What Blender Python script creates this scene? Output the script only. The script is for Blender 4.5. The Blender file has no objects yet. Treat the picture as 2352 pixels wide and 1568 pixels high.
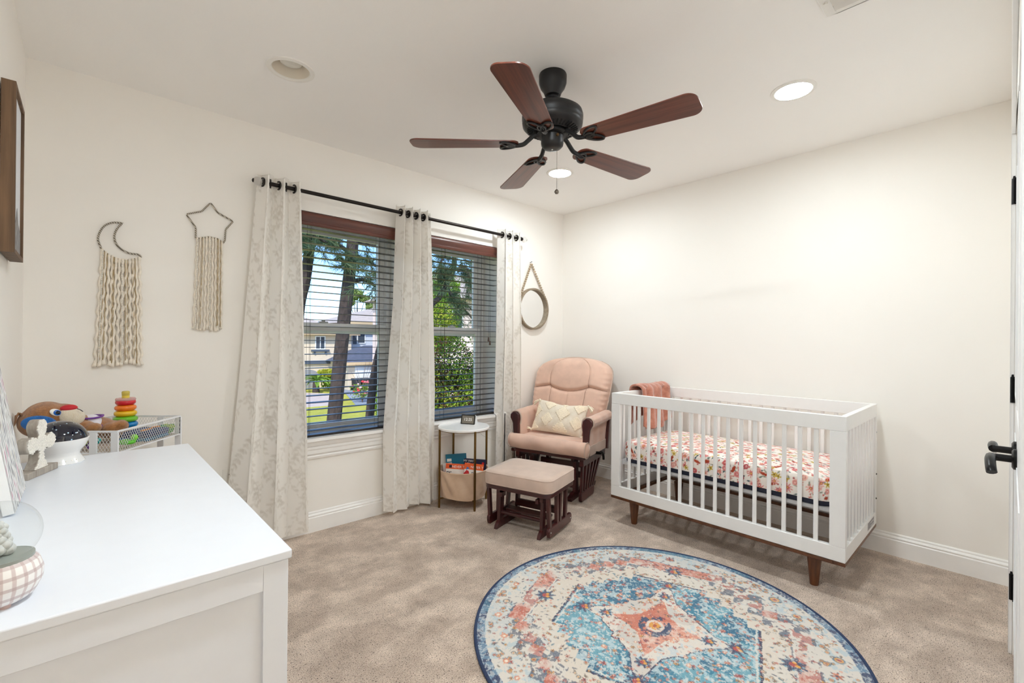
import bpy, bmesh, math, random
import numpy as np
from mathutils import Vector, Matrix, noise as mnoise
random.seed(7); rng = np.random.default_rng(7)
scn = bpy.context.scene
C = scn.collection
PI = math.pi
# ------------------------------------------------------------------ camera
CAM = Vector((0, 0, 1.1981))
FPX, YAW, PITCH, ROLL = 1059.66, 0.824377, 0.0014987, 0.0091867
def cam_axes():
    f = Vector((math.cos(PITCH)*math.cos(YAW), math.cos(PITCH)*math.sin(YAW), math.sin(PITCH)))
    r = Vector((math.sin(YAW), -math.cos(YAW), 0)); u = r.cross(f)
    c, s = math.cos(ROLL), math.sin(ROLL)
    return f, c*r+s*u, -s*r+c*u
_f, _r, _u = cam_axes()
cd = bpy.data.cameras.new('camera'); cam = bpy.data.objects.new('camera', cd); C.objects.link(cam)
m = Matrix.Identity(4)
for i, v in enumerate((_r, _u, -_f)):
    m[0][i], m[1][i], m[2][i] = v
m.translation = CAM
cam.matrix_world = m
cd.sensor_width = 36; cd.lens = FPX/2352*36; cd.clip_start = 0.01; cd.clip_end = 500
scn.camera = cam
# ------------------------------------------------------------------ world, sun, exposure
w = bpy.data.worlds.new('sky'); scn.world = w; w.use_nodes = True
nt = w.node_tree; bg = nt.nodes['Background']
sky = nt.nodes.new('ShaderNodeTexSky'); sky.sky_type = 'NISHITA'; sky.sun_disc = False
sky.sun_elevation = math.radians(44); sky.sun_rotation = math.radians(215); sky.altitude = 0
sky.air_density = 1.0; sky.dust_density = 0.15; sky.ozone_density = 2.5
tn = nt.nodes.new('ShaderNodeMix'); tn.data_type = 'RGBA'; tn.blend_type = 'MULTIPLY'; tn.inputs[0].default_value = 1.0; tn.inputs[7].default_value = (.80, .95, 1.22, 1)
nt.links.new(sky.outputs[0], tn.inputs[6]); nt.links.new(tn.outputs[2], bg.inputs[0]); bg.inputs[1].default_value = 0.31
sd = bpy.data.lights.new('sun', 'SUN'); sd.energy = 4.4; sd.angle = math.radians(1.0); sd.color = (1, .95, .86)
sun = bpy.data.objects.new('sun', sd); C.objects.link(sun)
sun.rotation_euler = (math.radians(46), 0, math.radians(-38))
scn.view_settings.view_transform = 'Standard'; scn.view_settings.look = 'None'
scn.view_settings.exposure = 0.0; scn.view_settings.gamma = 1.0; scn.view_settings.use_curve_mapping = False
try:
    scn.cycles.max_bounces = 20; scn.cycles.diffuse_bounces = 14; scn.cycles.transparent_max_bounces = 16
except Exception:
    pass
LAMP_W = 15.2
HALL_FILL_W = 46.0  # output of the added hallway fill lamp
# ------------------------------------------------------------------ colour + material helpers
def lin(c):
    if isinstance(c, str):
        c = tuple(int(c[i:i+2], 16) for i in (0, 2, 4))
    o = []
    for x in c[:3]:
        x = x/255.0
        o.append(x/12.92 if x <= .04045 else ((x+.055)/1.055)**2.4)
    return (*o, 1.0)
class N:
    """small node-tree helper"""
    def __init__(s, name):
        s.m = bpy.data.materials.new(name); s.m.use_nodes = True
        s.t = s.m.node_tree; s.b = s.t.nodes['Principled BSDF']; s.o = s.t.nodes['Material Output']
    def n(s, typ, **kw):
        x = s.t.nodes.new('ShaderNode'+typ)
        for k, v in kw.items():
            setattr(x, k, v)
        return x
    def l(s, a, b):
        s.t.links.new(a, b)
    def coord(s, kind='Object', scale=(1, 1, 1), rot=(0, 0, 0)):
        tc = s.n('TexCoord'); mp = s.n('Mapping')
        mp.inputs['Scale'].default_value = scale; mp.inputs['Rotation'].default_value = rot
        s.l(tc.outputs[kind], mp.inputs[0]); return mp.outputs[0]
    def noise(s, vec, scale, detail=3, rough=.55):
        x = s.n('TexNoise'); x.inputs['Scale'].default_value = scale
        x.inputs['Detail'].default_value = detail; x.inputs['Roughness'].default_value = rough
        if vec is not None: s.l(vec, x.inputs['Vector'])
        return x.outputs[0]
    def ramp(s, fac, stops, mode='LINEAR'):
        x = s.n('ValToRGB'); x.color_ramp.interpolation = mode; e = x.color_ramp.elements
        while len(e) < len(stops): e.new(.5)
        for i, (p, c) in enumerate(stops):
            e[i].position = p; e[i].color = c if len(c) == 4 else lin(c)
        s.l(fac, x.inputs[0]); return x.outputs[0]
    def mix(s, fac, a, b, mode='MIX'):
        x = s.n('Mix', data_type='RGBA', blend_type=mode)
        for i, v in ((0, fac), (6, a), (7, b)):
            if hasattr(v, 'node'): s.l(v, x.inputs[i])
            else: x.inputs[i].default_value = v
        return x.outputs[2]
    def math(s, op, a, b=None):
        x = s.n('Math', operation=op)
        for i, v in ((0, a), (1, b)):
            if v is None: continue
            if hasattr(v, 'node'): s.l(v, x.inputs[i])
            else: x.inputs[i].default_value = v
        return x.outputs[0]
    def bump(s, h, strength=.3, dist=.01):
        x = s.n('Bump'); x.inputs['Strength'].default_value = strength; x.inputs['Distance'].default_value = dist
        s.l(h, x.inputs['Height']); s.l(x.outputs[0], s.b.inputs['Normal'])
    def base(s, c):
        if hasattr(c, 'node'): s.l(c, s.b.inputs['Base Color'])
        else: s.b.inputs['Base Color'].default_value = c
    def set(s, **kw):
        for k, v in kw.items():
            s.b.inputs[k.replace('_', ' ')].default_value = v
MATS = {}
def plain(name, col, rough=.5, metal=0, var=.06, vscale=18, bump=0, bscale=200, bdist=.002, spec=.5, coat=0, sheen=0, trans=0, alpha=None):
    if name in MATS: return MATS[name]
    k = N(name); c = lin(col)
    v = k.coord('Object')
    f = k.noise(v, vscale, 3)
    lo = tuple(x*(1-var) for x in c[:3])+(1,); hi = tuple(min(1, x*(1+var)) for x in c[:3])+(1,)
    k.base(k.ramp(f, [(.3, lo), (.7, hi)]))
    k.set(Roughness=rough, Metallic=metal, Specular_IOR_Level=spec)
    if coat: k.set(Coat_Weight=coat, Coat_Roughness=.08)
    if sheen: k.set(Sheen_Weight=sheen, Sheen_Roughness=.5)
    if trans: k.set(Transmission_Weight=trans)
    if bump: k.bump(k.noise(v, bscale, 2), bump, bdist)
    MATS[name] = k.m; return k.m
def wood(name, dark, light, rough=.35, axis=0, scale=1.0, coat=0.0, fine=1.0, streak=(.35, .7)):
    if name in MATS: return MATS[name]
    k = N(name); sc = [28*scale*fine]*3; sc[axis] = 1.6*scale
    v = k.coord('Object', tuple(sc))
    f1 = k.noise(v, 1.0, 6, .6)
    sc2 = [110*scale]*3; sc2[axis] = 4*scale
    f2 = k.noise(k.coord('Object', tuple(sc2)), 1.0, 3, .6)
    c1 = k.ramp(f1, [(streak[0], lin(dark)), (streak[1], lin(light))])
    c = k.mix(.35, c1, k.ramp(f2, [(.35, lin(dark)), (.65, lin(light))]))
    k.base(c); k.set(Roughness=rough)
    if coat: k.set(Coat_Weight=coat, Coat_Roughness=.12)
    k.bump(f2, .08, .001)
    MATS[name] = k.m; return k.m
def emit(name, col, strength):
    k = N(name); k.base(lin(col)); k.b.inputs['Emission Color'].default_value = lin(col); k.b.inputs['Emission Strength'].default_value = strength
    k.set(Roughness=.4); MATS[name] = k.m; return k.m
# ------------------------------------------------------------------ mesh helpers
def T(x=0, y=0, z=0): return Matrix.Translation((x, y, z))
def RX(a): return Matrix.Rotation(a, 4, 'X')
def RY(a): return Matrix.Rotation(a, 4, 'Y')
def RZ(a): return Matrix.Rotation(a, 4, 'Z')
def align(d):
    d = Vector(d).normalized(); return d.to_track_quat('Z', 'Y').to_matrix().to_4x4()
class MB:
    def __init__(s): s.v = []; s.f = []
    def add(s, vs, fs, M=None):
        o = len(s.v)
        for p in vs:
            p = Vector(p); s.v.append(tuple(M @ p) if M is not None else tuple(p))
        s.f += [tuple(i+o for i in q) for q in fs]; return s
    def box(s, a, b, M=None):
        (x0, y0, z0), (x1, y1, z1) = a, b
        vs = [(x0,y0,z0),(x1,y0,z0),(x1,y1,z0),(x0,y1,z0),(x0,y0,z1),(x1,y0,z1),(x1,y1,z1),(x0,y1,z1)]
        return s.add(vs, [(0,3,2,1),(4,5,6,7),(0,1,5,4),(1,2,6,5),(2,3,7,6),(3,0,4,7)], M)
    def beam(s, p, q, w, h, up=(0, 0, 1)):
        p, q = Vector(p), Vector(q); d = (q-p).normalized(); u = Vector(up); sd = d.cross(u)
        if sd.length < 1e-5: sd = d.cross(Vector((1, 0, 0)))
        sd.normalize(); u = sd.cross(d)
        vs = [e + sd*(a*w/2) + u*(b*h/2) for e in (p, q) for a, b in ((-1,-1),(1,-1),(1,1),(-1,1))]
        return s.add(vs, [(0,1,2,3),(7,6,5,4),(0,4,5,1),(1,5,6,2),(2,6,7,3),(3,7,4,0)])
    def lathe(s, prof, n=24, M=None, closed=False):
        vs = []; fs = []
        for r, z in prof:
            for i in range(n):
                a = 2*PI*i/n; vs.append((r*math.cos(a), r*math.sin(a), z))
        m = len(prof)
        for j in range(m-1 if not closed else m):
            for i in range(n):
                a = j*n+i; b = j*n+(i+1) % n; c = ((j+1) % m)*n+(i+1) % n; d = ((j+1) % m)*n+i
                fs.append((a, b, c, d))
        if not closed:
            if prof[0][0] > 1e-6: fs.append(tuple(range(n-1, -1, -1)))
            if prof[-1][0] > 1e-6: fs.append(tuple(range((m-1)*n, m*n)))
        return s.add(vs, fs, M)
    def cyl(s, p, q, r0, r1=None, n=16):
        p, q = Vector(p), Vector(q); r1 = r0 if r1 is None else r1
        return s.lathe([(r0, 0), (r1, (q-p).length)], n, T(*p) @ align(q-p))
    def tube(s, path, r, n=8, closed=False):
        P = [Vector(p) for p in path]; m = len(P); vs = []; fs = []
        rr = r if hasattr(r, '__len__') else [r]*m
        prev = None
        for i in range(m):
            a = P[(i-1) % m] if closed or i > 0 else P[i]; b = P[(i+1) % m] if closed or i < m-1 else P[i]
            t = (b-a).normalized()
            if prev is None:
                u = t.cross(Vector((0, 0, 1)))
                if u.length < .1: u = t.cross(Vector((1, 0, 0)))
            else:
                u = prev - t*prev.dot(t)
                if u.length < 1e-6: u = t.cross(Vector((1, 0, 0)))
            u.normalize(); prev = u; v = t.cross(u)
            for k in range(n):
                an = 2*PI*k/n; vs.append(P[i] + (u*math.cos(an)+v*math.sin(an))*rr[i])
        for i in range(m if closed else m-1):
            for k in range(n):
                fs.append((i*n+k, i*n+(k+1) % n, ((i+1) % m)*n+(k+1) % n, ((i+1) % m)*n+k))
        if not closed:
            fs.append(tuple(range(n-1, -1, -1))); fs.append(tuple(range((m-1)*n, m*n)))
        return s.add(vs, fs)
    def prism(s, poly, z0, z1, M=None):
        n = len(poly)
        vs = [(x, y, z0) for x, y in poly]+[(x, y, z1) for x, y in poly]
        fs = [tuple(range(n-1, -1, -1)), tuple(range(n, 2*n))]+[(i, (i+1) % n, n+(i+1) % n, n+i) for i in range(n)]
        return s.add(vs, fs, M)
    def sphere(s, c, r, n=16, m=10, sc=(1, 1, 1), M=None):
        prof = [(max(1e-7, r*math.sin(PI*j/m)), -r*math.cos(PI*j/m)) for j in range(m+1)]
        X = T(*c) @ Matrix.Diagonal((*sc, 1))
        return s.lathe(prof, n, (M @ X) if M is not None else X)
    def grid(s, fn, nu, nv, cu=False, cv=False):
        vs = [fn(i/(nu if cu else nu-1), j/(nv if cv else nv-1)) for i in range(nu) for j in range(nv)]; fs = []
        for i in range(nu if cu else nu-1):
            for j in range(nv if cv else nv-1):
                a = i*nv+j; b = ((i+1) % nu)*nv+j; c = ((i+1) % nu)*nv+(j+1) % nv; d = i*nv+(j+1) % nv
                fs.append((a, b, c, d))
        return s.add(vs, fs)
    def build(s, name, mat, parent=None, smooth=False, bevel=0, seg=2, sub=0, loc=None, angle=40, solid=0, fix=True):
        me = bpy.data.meshes.new(name); me.from_pydata(s.v, [], s.f)
        if fix:
            bm = bmesh.new(); bm.from_mesh(me); bmesh.ops.remove_doubles(bm, verts=bm.verts, dist=1e-6)
            bmesh.ops.recalc_face_normals(bm, faces=bm.faces); bm.to_mesh(me); bm.free()
        if smooth:
            me.polygons.foreach_set('use_smooth', [True]*len(me.polygons))
            if angle < 180:
                me.set_sharp_from_angle(angle=math.radians(angle))
        for mm in (mat if isinstance(mat, (list, tuple)) else [mat]):
            me.materials.append(mm)
        o = bpy.data.objects.new(name, me); C.objects.link(o)
        if parent is not None: o.parent = parent
        if loc is not None: o.location = loc
        if solid:
            md = o.modifiers.new('solid', 'SOLIDIFY'); md.thickness = solid; md.offset = 0
        if bevel:
            md = o.modifiers.new('bevel', 'BEVEL'); md.width = bevel; md.segments = seg; md.limit_method = 'ANGLE'; md.angle_limit = math.radians(40)
            if not smooth:
                me.polygons.foreach_set('use_smooth', [True]*len(me.polygons)); me.set_sharp_from_angle(angle=math.radians(50))
            md.harden_normals = False
        if sub:
            md = o.modifiers.new('sub', 'SUBSURF'); md.levels = sub; md.render_levels = sub
        return o
def tag(o, label, cat, group=None, kind=None):
    o['label'] = label; o['category'] = cat
    if group: o['group'] = group
    if kind: o['kind'] = kind
    return o
def thing(name, label, cat, loc=(0, 0, 0), rotz=0, group=None):
    o = bpy.data.objects.new(name, None); C.objects.link(o); o.empty_display_size = .05
    o.location = loc; o.rotation_euler = (0, 0, rotz)
    return tag(o, label, cat, group)
def struct(o):
    o['kind'] = 'structure'; return o
def inst(src, parent, loc=None, rot=None, scale=None):
    c = src.copy(); C.objects.link(c); c.parent = parent
    if loc is not None: c.location = loc
    if rot is not None: c.rotation_euler = rot
    if scale is not None: c.scale = scale
    return c
def text(name, body, size, mat, parent, M, depth=.0004, align_x='CENTER', squash=1.0):
    cu = bpy.data.curves.new(name, 'FONT'); cu.body = body; cu.size = size; cu.align_x = align_x; cu.align_y = 'CENTER'; cu.extrude = depth
    tmp = bpy.data.objects.new('tmp_text', cu); C.objects.link(tmp)
    bpy.context.view_layer.update()
    me = bpy.data.meshes.new_from_object(tmp.evaluated_get(bpy.context.evaluated_depsgraph_get()))
    bpy.data.objects.remove(tmp); me.name = name; me.materials.clear(); me.materials.append(mat)
    me.transform(Matrix.Diagonal((squash, 1, 1, 1)))
    o = bpy.data.objects.new(name, me); C.objects.link(o)
    if parent is not None: o.parent = parent
    o.matrix_local = M; return o
def catmull(P, k=6, closed=False):
    P = [Vector(p) for p in P]; n = len(P); out = []
    for i in range(n if closed else n-1):
        p0 = P[(i-1) % n] if closed or i > 0 else P[0]; p1 = P[i]; p2 = P[(i+1) % n]
        p3 = P[(i+2) % n] if closed or i < n-2 else P[-1]
        for j in range(k):
            t = j/k
            out.append(.5*((2*p1)+(p2-p0)*t+(2*p0-5*p1+4*p2-p3)*t*t+(3*p1-p0-3*p2+p3)*t**3))
    if not closed: out.append(P[-1])
    return out
def rrect(w, h, r, n=5):
    out = []
    for cx, cy, a0 in ((w/2-r, h/2-r, 0), (-w/2+r, h/2-r, 90), (-w/2+r, -h/2+r, 180), (w/2-r, -h/2+r, 270)):
        for i in range(n+1):
            a = math.radians(a0+90*i/n); out.append((cx+r*math.cos(a), cy+r*math.sin(a)))
    return out
def cushion(w, d, h, r, puff=.02, n=14, edge=.35):
    """rounded, puffed cushion as closed grid; centred in xy, z 0..h"""
    mb = MB(); P = rrect(w, d, r, 6); L = []
    for k, (ins, z) in enumerate([(1.0, 0), (.25, .02), (0, .2), (0, .5), (0, .8), (.25, .98)]):
        e = edge*h*ins*.5
        L.append([(x*(1-2*e/w), y*(1-2*e/d), h*z) for x, y in P])
    for f in (.8, .6, .4, .2, .02):
        e = edge*h*.125
        q = (1-f*f)
        L.append([(x*(1-2*e/w)*f, y*(1-2*e/d)*f, h*.98+puff*q) for x, y in P])
    m = len(P); vs = [p for l in L for p in l]; fs = [tuple(range(m-1, -1, -1))]
    for j in range(len(L)-1):
        for i in range(m):
            fs.append((j*m+i, j*m+(i+1) % m, (j+1)*m+(i+1) % m, (j+1)*m+i))
    fs.append(tuple(range((len(L)-1)*m, len(L)*m)))
    mb.add(vs, fs); return mb
# raster used only to colour mesh vertices (flat prints on cloth)
class Canvas:
    def __init__(s, w, h, px, bgc):
        s.w, s.h, s.px = w, h, px; s.nx, s.ny = int(w/px)+1, int(h/px)+1
        s.a = np.empty((s.ny, s.nx, 3), np.float32); s.a[:] = lin(bgc)[:3]
        s.X, s.Y = np.meshgrid(np.arange(s.nx)*px, np.arange(s.ny)*px)
    def win(s, x, y, r):
        i0, i1 = max(0, int((x-r)/s.px)), min(s.nx, int((x+r)/s.px)+2); j0, j1 = max(0, int((y-r)/s.px)), min(s.ny, int((y+r)/s.px)+2)
        return slice(j0, j1), slice(i0, i1)
    def shape(s, x, y, r, fn, col, rot=0, op=1.0):
        W = s.win(x, y, r)
        dx, dy = s.X[W]-x, s.Y[W]-y
        c, q = math.cos(rot), math.sin(rot); u, v = c*dx+q*dy, -q*dx+c*dy
        msk = np.clip(.5-fn(u, v)/s.px, 0, 1)[..., None]*op
        s.a[W] = s.a[W]*(1-msk)+np.array(lin(col)[:3], np.float32)*msk
    def dot(s, x, y, r, col, op=1.0): s.shape(x, y, r, lambda u, v: np.hypot(u, v)-r, col, 0, op)
    def ring(s, x, y, r, wd, col, op=1.0): s.shape(x, y, r+wd, lambda u, v: abs(np.hypot(u, v)-r)-wd/2, col, 0, op)
    def leaf(s, x, y, l, wd, col, rot, op=1.0): s.shape(x, y, l, lambda u, v: (np.hypot(u/(l/2), v/(wd/2)*(1+.5*abs(u)/(l/2)))-1)*wd/2, col, rot, op)
    def flower(s, x, y, r, col, mid, n=5, rot=0, op=1.0):
        s.shape(x, y, r*1.1, lambda u, v: np.hypot(u, v)-r*(.68+.32*np.cos(n*np.arctan2(v, u))), col, rot, op)
        if mid: s.dot(x, y, r*.3, mid, op)
    def line(s, x0, y0, x1, y1, wd, col, op=1.0):
        L = math.hypot(x1-x0, y1-y0)
        s.shape((x0+x1)/2, (y0+y1)/2, L/2+wd, lambda u, v: np.maximum(abs(u)-L/2, abs(v)-wd/2), col, math.atan2(y1-y0, x1-x0), op)
    def sample(s, x, y):
        i = np.clip((np.asarray(x)/s.px).round().astype(int), 0, s.nx-1); j = np.clip((np.asarray(y)/s.px).round().astype(int), 0, s.ny-1)
        return s.a[j, i]
def paint(me, cols):
    a = me.color_attributes.new('print', 'FLOAT_COLOR', 'POINT')
    b = np.ones((len(me.vertices), 4), np.float32); b[:, :3] = cols
    a.data.foreach_set('color', b.ravel())
def printed(name, rough=.85, weave=0, sheen=.2, translucent=0, mottled=0, mcol=(230, 225, 218), mscale=260):
    k = N(name); at = k.n('Attribute'); at.attribute_name = 'print'
    c = at.outputs['Color']
    if mottled:
        v = k.coord('Object'); f = k.noise(v, mscale, 4, .65)
        f2 = k.noise(v, 22, 3, .6)
        g = k.math('MULTIPLY', k.ramp(f, [(.48, (0, 0, 0, 1)), (.56, (1, 1, 1, 1))]), k.ramp(f2, [(.35, (mottled, mottled, mottled, 1)), (.7, (mottled*.25, mottled*.25, mottled*.25, 1))]))
        c = k.mix(g, c, lin(mcol))
    k.base(c); k.set(Roughness=rough, Sheen_Weight=sheen, Specular_IOR_Level=.2)
    if weave:
        v = k.coord('UV', (weave, weave, weave)); w1 = k.n('TexWave'); w1.inputs['Scale'].default_value = 1; k.l(v, w1.inputs[0]); w1.bands_direction = 'X'
        w2 = k.n('TexWave'); w2.inputs['Scale'].default_value = 1; k.l(v, w2.inputs[0]); w2.bands_direction = 'Y'
        h = k.math('MULTIPLY', w1.outputs[1], w2.outputs[1]); k.bump(h, .22, .0006)
    else:
        k.bump(k.noise(k.coord('Object'), 420, 3, .7), .5, .003)
    if translucent:
        tr = k.n('BsdfTranslucent'); k.l(c, tr.inputs[0]); mx = k.n('MixShader'); mx.inputs[0].default_value = translucent
        k.l(k.b.outputs[0], mx.inputs[1]); k.l(tr.outputs[0], mx.inputs[2]); k.l(mx.outputs[0], k.o.inputs[0])
    return k.m
# ================================================================== ROOM SHELL
XL, XR, YB, YW, H = -.203, 3.41, -.010, 2.969, 2.44
YF = 3.17              # window frame plane
W1 = (.83, 1.68); W2 = (1.735, 2.585); WZ0, WZ1 = .575, 2.0
def wall_mat(name, col, bs=.12):
    k = N(name); v = k.coord('Object'); c = lin(col)
    k.base(k.ramp(k.noise(v, 1.3, 2), [(.3, tuple(x*.975 for x in c[:3])+(1,)), (.7, c)]))
    k.set(Roughness=.62, Specular_IOR_Level=.25); k.bump(k.noise(v, 130, 3), bs, .0015); return k.m
M_WALL = wall_mat('wall_paint', (246, 243, 238)); M_CEIL = wall_mat('ceiling_paint', (250, 249, 247), .16)
M_TRIM = plain('trim_paint', (246, 245, 243), .32, var=.015); M_VINYL = plain('window_vinyl', (247, 248, 248), .35, var=.015)
# carpet: short speckled cut pile
k = N('carpet'); v = k.coord('Object')
fine = k.noise(v, 230, 2, .6); mid = k.noise(v, 185, 2, .5); big = k.noise(v, 6.5, 6, .74); dirn = k.noise(k.coord('Object', (1.6, 2.4, 1), (0, 0, .7)), 2.6, 3, .55)
c = k.ramp(fine, [(.30, lin((84, 66, 55))), (.385, lin((214, 194, 178))), (.58, lin((238, 222, 208))), (.75, lin((248, 237, 227)))])
c = k.mix(k.ramp(mid, [(.335, (1, 1, 1, 1)), (.385, (0, 0, 0, 1))]), c, lin((74, 57, 47)))
c = k.mix(.6, c, k.mix(1.0, c, k.ramp(big, [(.36, lin((186, 178, 170))), (.62, lin((255, 252, 248)))]), 'MULTIPLY'))
c = k.mix(.55, c, k.mix(1.0, c, k.ramp(dirn, [(.44, lin((206, 200, 194))), (.58, lin((255, 254, 252)))]), 'MULTIPLY'))
k.base(c); k.set(Roughness=.95, Specular_IOR_Level=.1, Sheen_Weight=.25); k.bump(k.math('ADD', fine, k.math('MULTIPLY', big, 1.5)), .75, .007)
M_CARPET = k.m
XA = -1.05           # entry alcove beside the doorway, left of the viewer
struct(MB().box((XA-.13, -1.5, -.12), (XR+.13, YW+.28, 0)).build('floor', M_CARPET))
# ceiling with round cut-outs for the can lights
LAMPS = {'A': (2.531, .728), 'B': (2.542, 2.248), 'U': (.684, 2.252), 'D': (.684, .728)}
bm = bmesh.new(); edges = []
def loop(pts):
    vs = [bm.verts.new(p) for p in pts]
    return [bm.edges.new((vs[i], vs[(i+1) % len(vs)])) for i in range(len(vs))]
rc = [(XA-.13, -1.5, H), (XR+.13, -1.5, H), (XR+.13, YW+.28, H), (XA-.13, YW+.28, H)]
edges += loop(rc)
for x, y in LAMPS.values():
    edges += loop([(x+.082*math.cos(2*PI*i/32), y+.082*math.sin(2*PI*i/32), H) for i in range(32)])
bmesh.ops.triangle_fill(bm, edges=edges, use_beauty=True)
top = [bm.verts.new((x, y, H+.3)) for x, y, z in rc]; bm.faces.new(top)
low = [vv for vv in bm.verts][:4]
for i in range(4):
    bm.faces.new((low[i], low[(i+1) % 4], top[(i+1) % 4], top[i]))
bmesh.ops.recalc_face_normals(bm, faces=bm.faces)
me = bpy.data.meshes.new('ceiling'); bm.to_mesh(me); bm.free(); me.materials.append(M_CEIL)
o = bpy.data.objects.new('ceiling', me); C.objects.link(o); struct(o)
struct(MB().box((XL-.12, .93, 0), (XL, YW, H)).box((XA-.12, .93, 0), (XL-.12, 1.05, H)).box((XA-.12, -1.5, 0), (XA, .93, H)).build('wall_left', M_WALL))
struct(MB().box((XR, YB-.12, 0), (XR+.12, YW, H)).build('wall_right', M_WALL))
b = MB(); y0, y1 = YW, YW+.25
for x0, x1 in ((XL-.12, W1[0]), (W1[1], W2[0]), (W2[1], XR+.12)): b.box((x0, y0, 0), (x1, y1, H))
for x0, x1 in (W1, W2):
    b.box((x0, y0, 0), (x1, y1, WZ0)); b.box((x0, y0, WZ1), (x1, y1, H))
struct(b.build('wall_window', M_WALL))
# wall behind the viewer: entry doorway at the camera, closet opening further right
DW = (-.75, 1.10); CL = (1.19, 2.66); DH = 2.03
b = MB(); y0, y1 = YB-.12, YB
for x0, x1 in ((XA, DW[0]), (CL[1], XR)): b.box((x0, y0, 0), (x1, y1, H))
for x0, x1 in (DW, CL): b.box((x0, y0, DH), (x1, y1, H))
b.v = [(x, min(y, YB-.018) if x < 1.2 else y, z) for x, y, z in b.v]
struct(b.build('wall_back', M_WALL))
struct(MB().box((DW[1], YB-.12, 0), (CL[0], YB-.018, H)).build('trim_5', M_TRIM, bevel=.002))
# hallway stub beyond the doorway, closet back
struct(MB().box((XA, -1.5, 0), (XR, -1.4, H)).build('wall_hall', M_WALL))
struct(MB().box((XR, -1.5, 0), (XR+.12, YB-.12, H)).build('wall_hall_end', M_WALL))
struct(MB().box((CL[0]-.1, -.75, 0), (CL[0]-.02, YB-.12, H)).box((CL[1]+.02, -.75, 0), (CL[1]+.1, YB-.12, H)).box((CL[0]-.1, -.83, 0), (CL[1]+.1, -.75, H)).build('wall_closet', M_WALL))
# baseboards (moulded profile)
PB = [(0, 0), (.016, 0), (.016, .088), (.012, .092), (.012, .098), (.015, .101), (.012, .107), (.006, .111), (.006, .119), (.003, .125), (0, .125)]
def profile_run(mb, prof, p, q, inward):
    """extrude profile (out, z) along the floor segment p->q; inward = unit vector into the room"""
    p, q, n = Vector((*p, 0)), Vector((*q, 0)), Vector((*inward, 0)); k = len(prof)
    vs = [e+n*a+Vector((0, 0, z)) for e in (p, q) for a, z in prof]
    return mb.add(vs, [tuple(range(k)), tuple(range(2*k-1, k-1, -1))]+[(i, (i+1) % k, k+(i+1) % k, k+i) for i in range(k)])
struct(profile_run(MB(), PB, (XL, YW), (XR, YW), (0, -1)).build('baseboard_window', M_TRIM))
struct(profile_run(MB(), PB, (XR, YB), (XR, YW), (-1, 0)).build('baseboard_right', M_TRIM))
struct(profile_run(MB(), PB, (XL, .93), (XL, YW), (1, 0)).build('baseboard_left', M_TRIM))
struct(profile_run(MB(), [(a*.6, z) for a, z in PB], (CL[1]+.08, YB), (XR, YB), (0, 1)).build('baseboard_back', M_TRIM))
# window stool + apron moulding
PS = [(0, .455), (.010, .457), (.014, .470), (.010, .478), (.022, .490), (.022, .512), (.026, .520), (.026, .534), (.032, .542), (.040, .560), (.040, .568), (.054, .572), (.054, .592), (0, .592)]
struct(profile_run(MB(), PS, (.74, YW), (2.67, YW), (0, -1)).build('trim_1', M_TRIM))
# stool boards lining the recess
for i, (x0, x1) in enumerate((W1, W2)):
    struct(MB().box((x0, YW-.01, WZ0-.01), (x1, YW+.2, WZ0+.015)).build('trim_%d' % (2+i), M_TRIM))
# ------------------------------------------------------------------ windows (single-hung, white vinyl)
k = N('window_glass'); k.t.nodes.remove(k.b)
tr = k.n('BsdfTransparent'); gl = k.n('BsdfGlossy'); gl.inputs['Roughness'].default_value = .02
lw = k.n('LayerWeight'); lw.inputs[0].default_value = .12; mx = k.n('MixShader')
tr.inputs[0].default_value = (.95, .97, .97, 1)
k.l(lw.outputs[0], mx.inputs[0]); k.l(tr.outputs[0], mx.inputs[1]); k.l(gl.outputs[0], mx.inputs[2]); k.l(mx.outputs[0], k.o.inputs[0])
M_GLASS = k.m
M_LOCK = plain('sash_lock', (214, 216, 216), .3, var=.02)
def frame_bars(mb, x0, x1, z0, z1, wl, wr, wb, wt, y0, y1):
    mb.box((x0, y0, z0), (x0+wl, y1, z1)).box((x1-wr, y0, z0), (x1, y1, z1)).box((x0+wl, y0, z0), (x1-wr, y1, z0+wb)).box((x0+wl, y0, z1-wt), (x1-wr, y1, z1)); return mb
for i, (x0, x1) in enumerate((W1, W2)):
    z0, z1 = WZ0+.015, WZ1
    root = frame_bars(MB(), x0, x1, z0, z1, .03, .03, .02, .045, YF, YF+.075).build('window_%d' % (i+1), M_VINYL, bevel=.003); struct(root)
    zm = 1.285
    up = frame_bars(MB(), x0+.03, x1-.03, zm-.035, z1-.045, .05, .05, .04, .035, YF+.042, YF+.068).build('upper_sash', M_VINYL, root, bevel=.003)
    lo = frame_bars(MB(), x0+.03, x1-.03, z0+.02, zm+.03, .05, .05, .022, .05, YF+.008, YF+.036).build('lower_sash', M_VINYL, root, bevel=.003)
    MB().box((x0+.075, YF+.053, zm), (x1-.075, YF+.057, z1-.075)).build('pane', M_GLASS, up)
    MB().box((x0+.075, YF+.020, z0+.035), (x1-.075, YF+.024, zm-.015)).build('pane', M_GLASS, lo)
    MB().box((x0+.33+.16*i, YF+.002, zm+.03), (x0+.39+.16*i, YF+.03, zm+.042)).cyl((x0+.36+.16*i, YF+.012, zm+.04), (x0+.36+.16*i, YF+.012, zm+.052), .012).build('sash_lock', M_LOCK, lo, bevel=.002)
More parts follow.
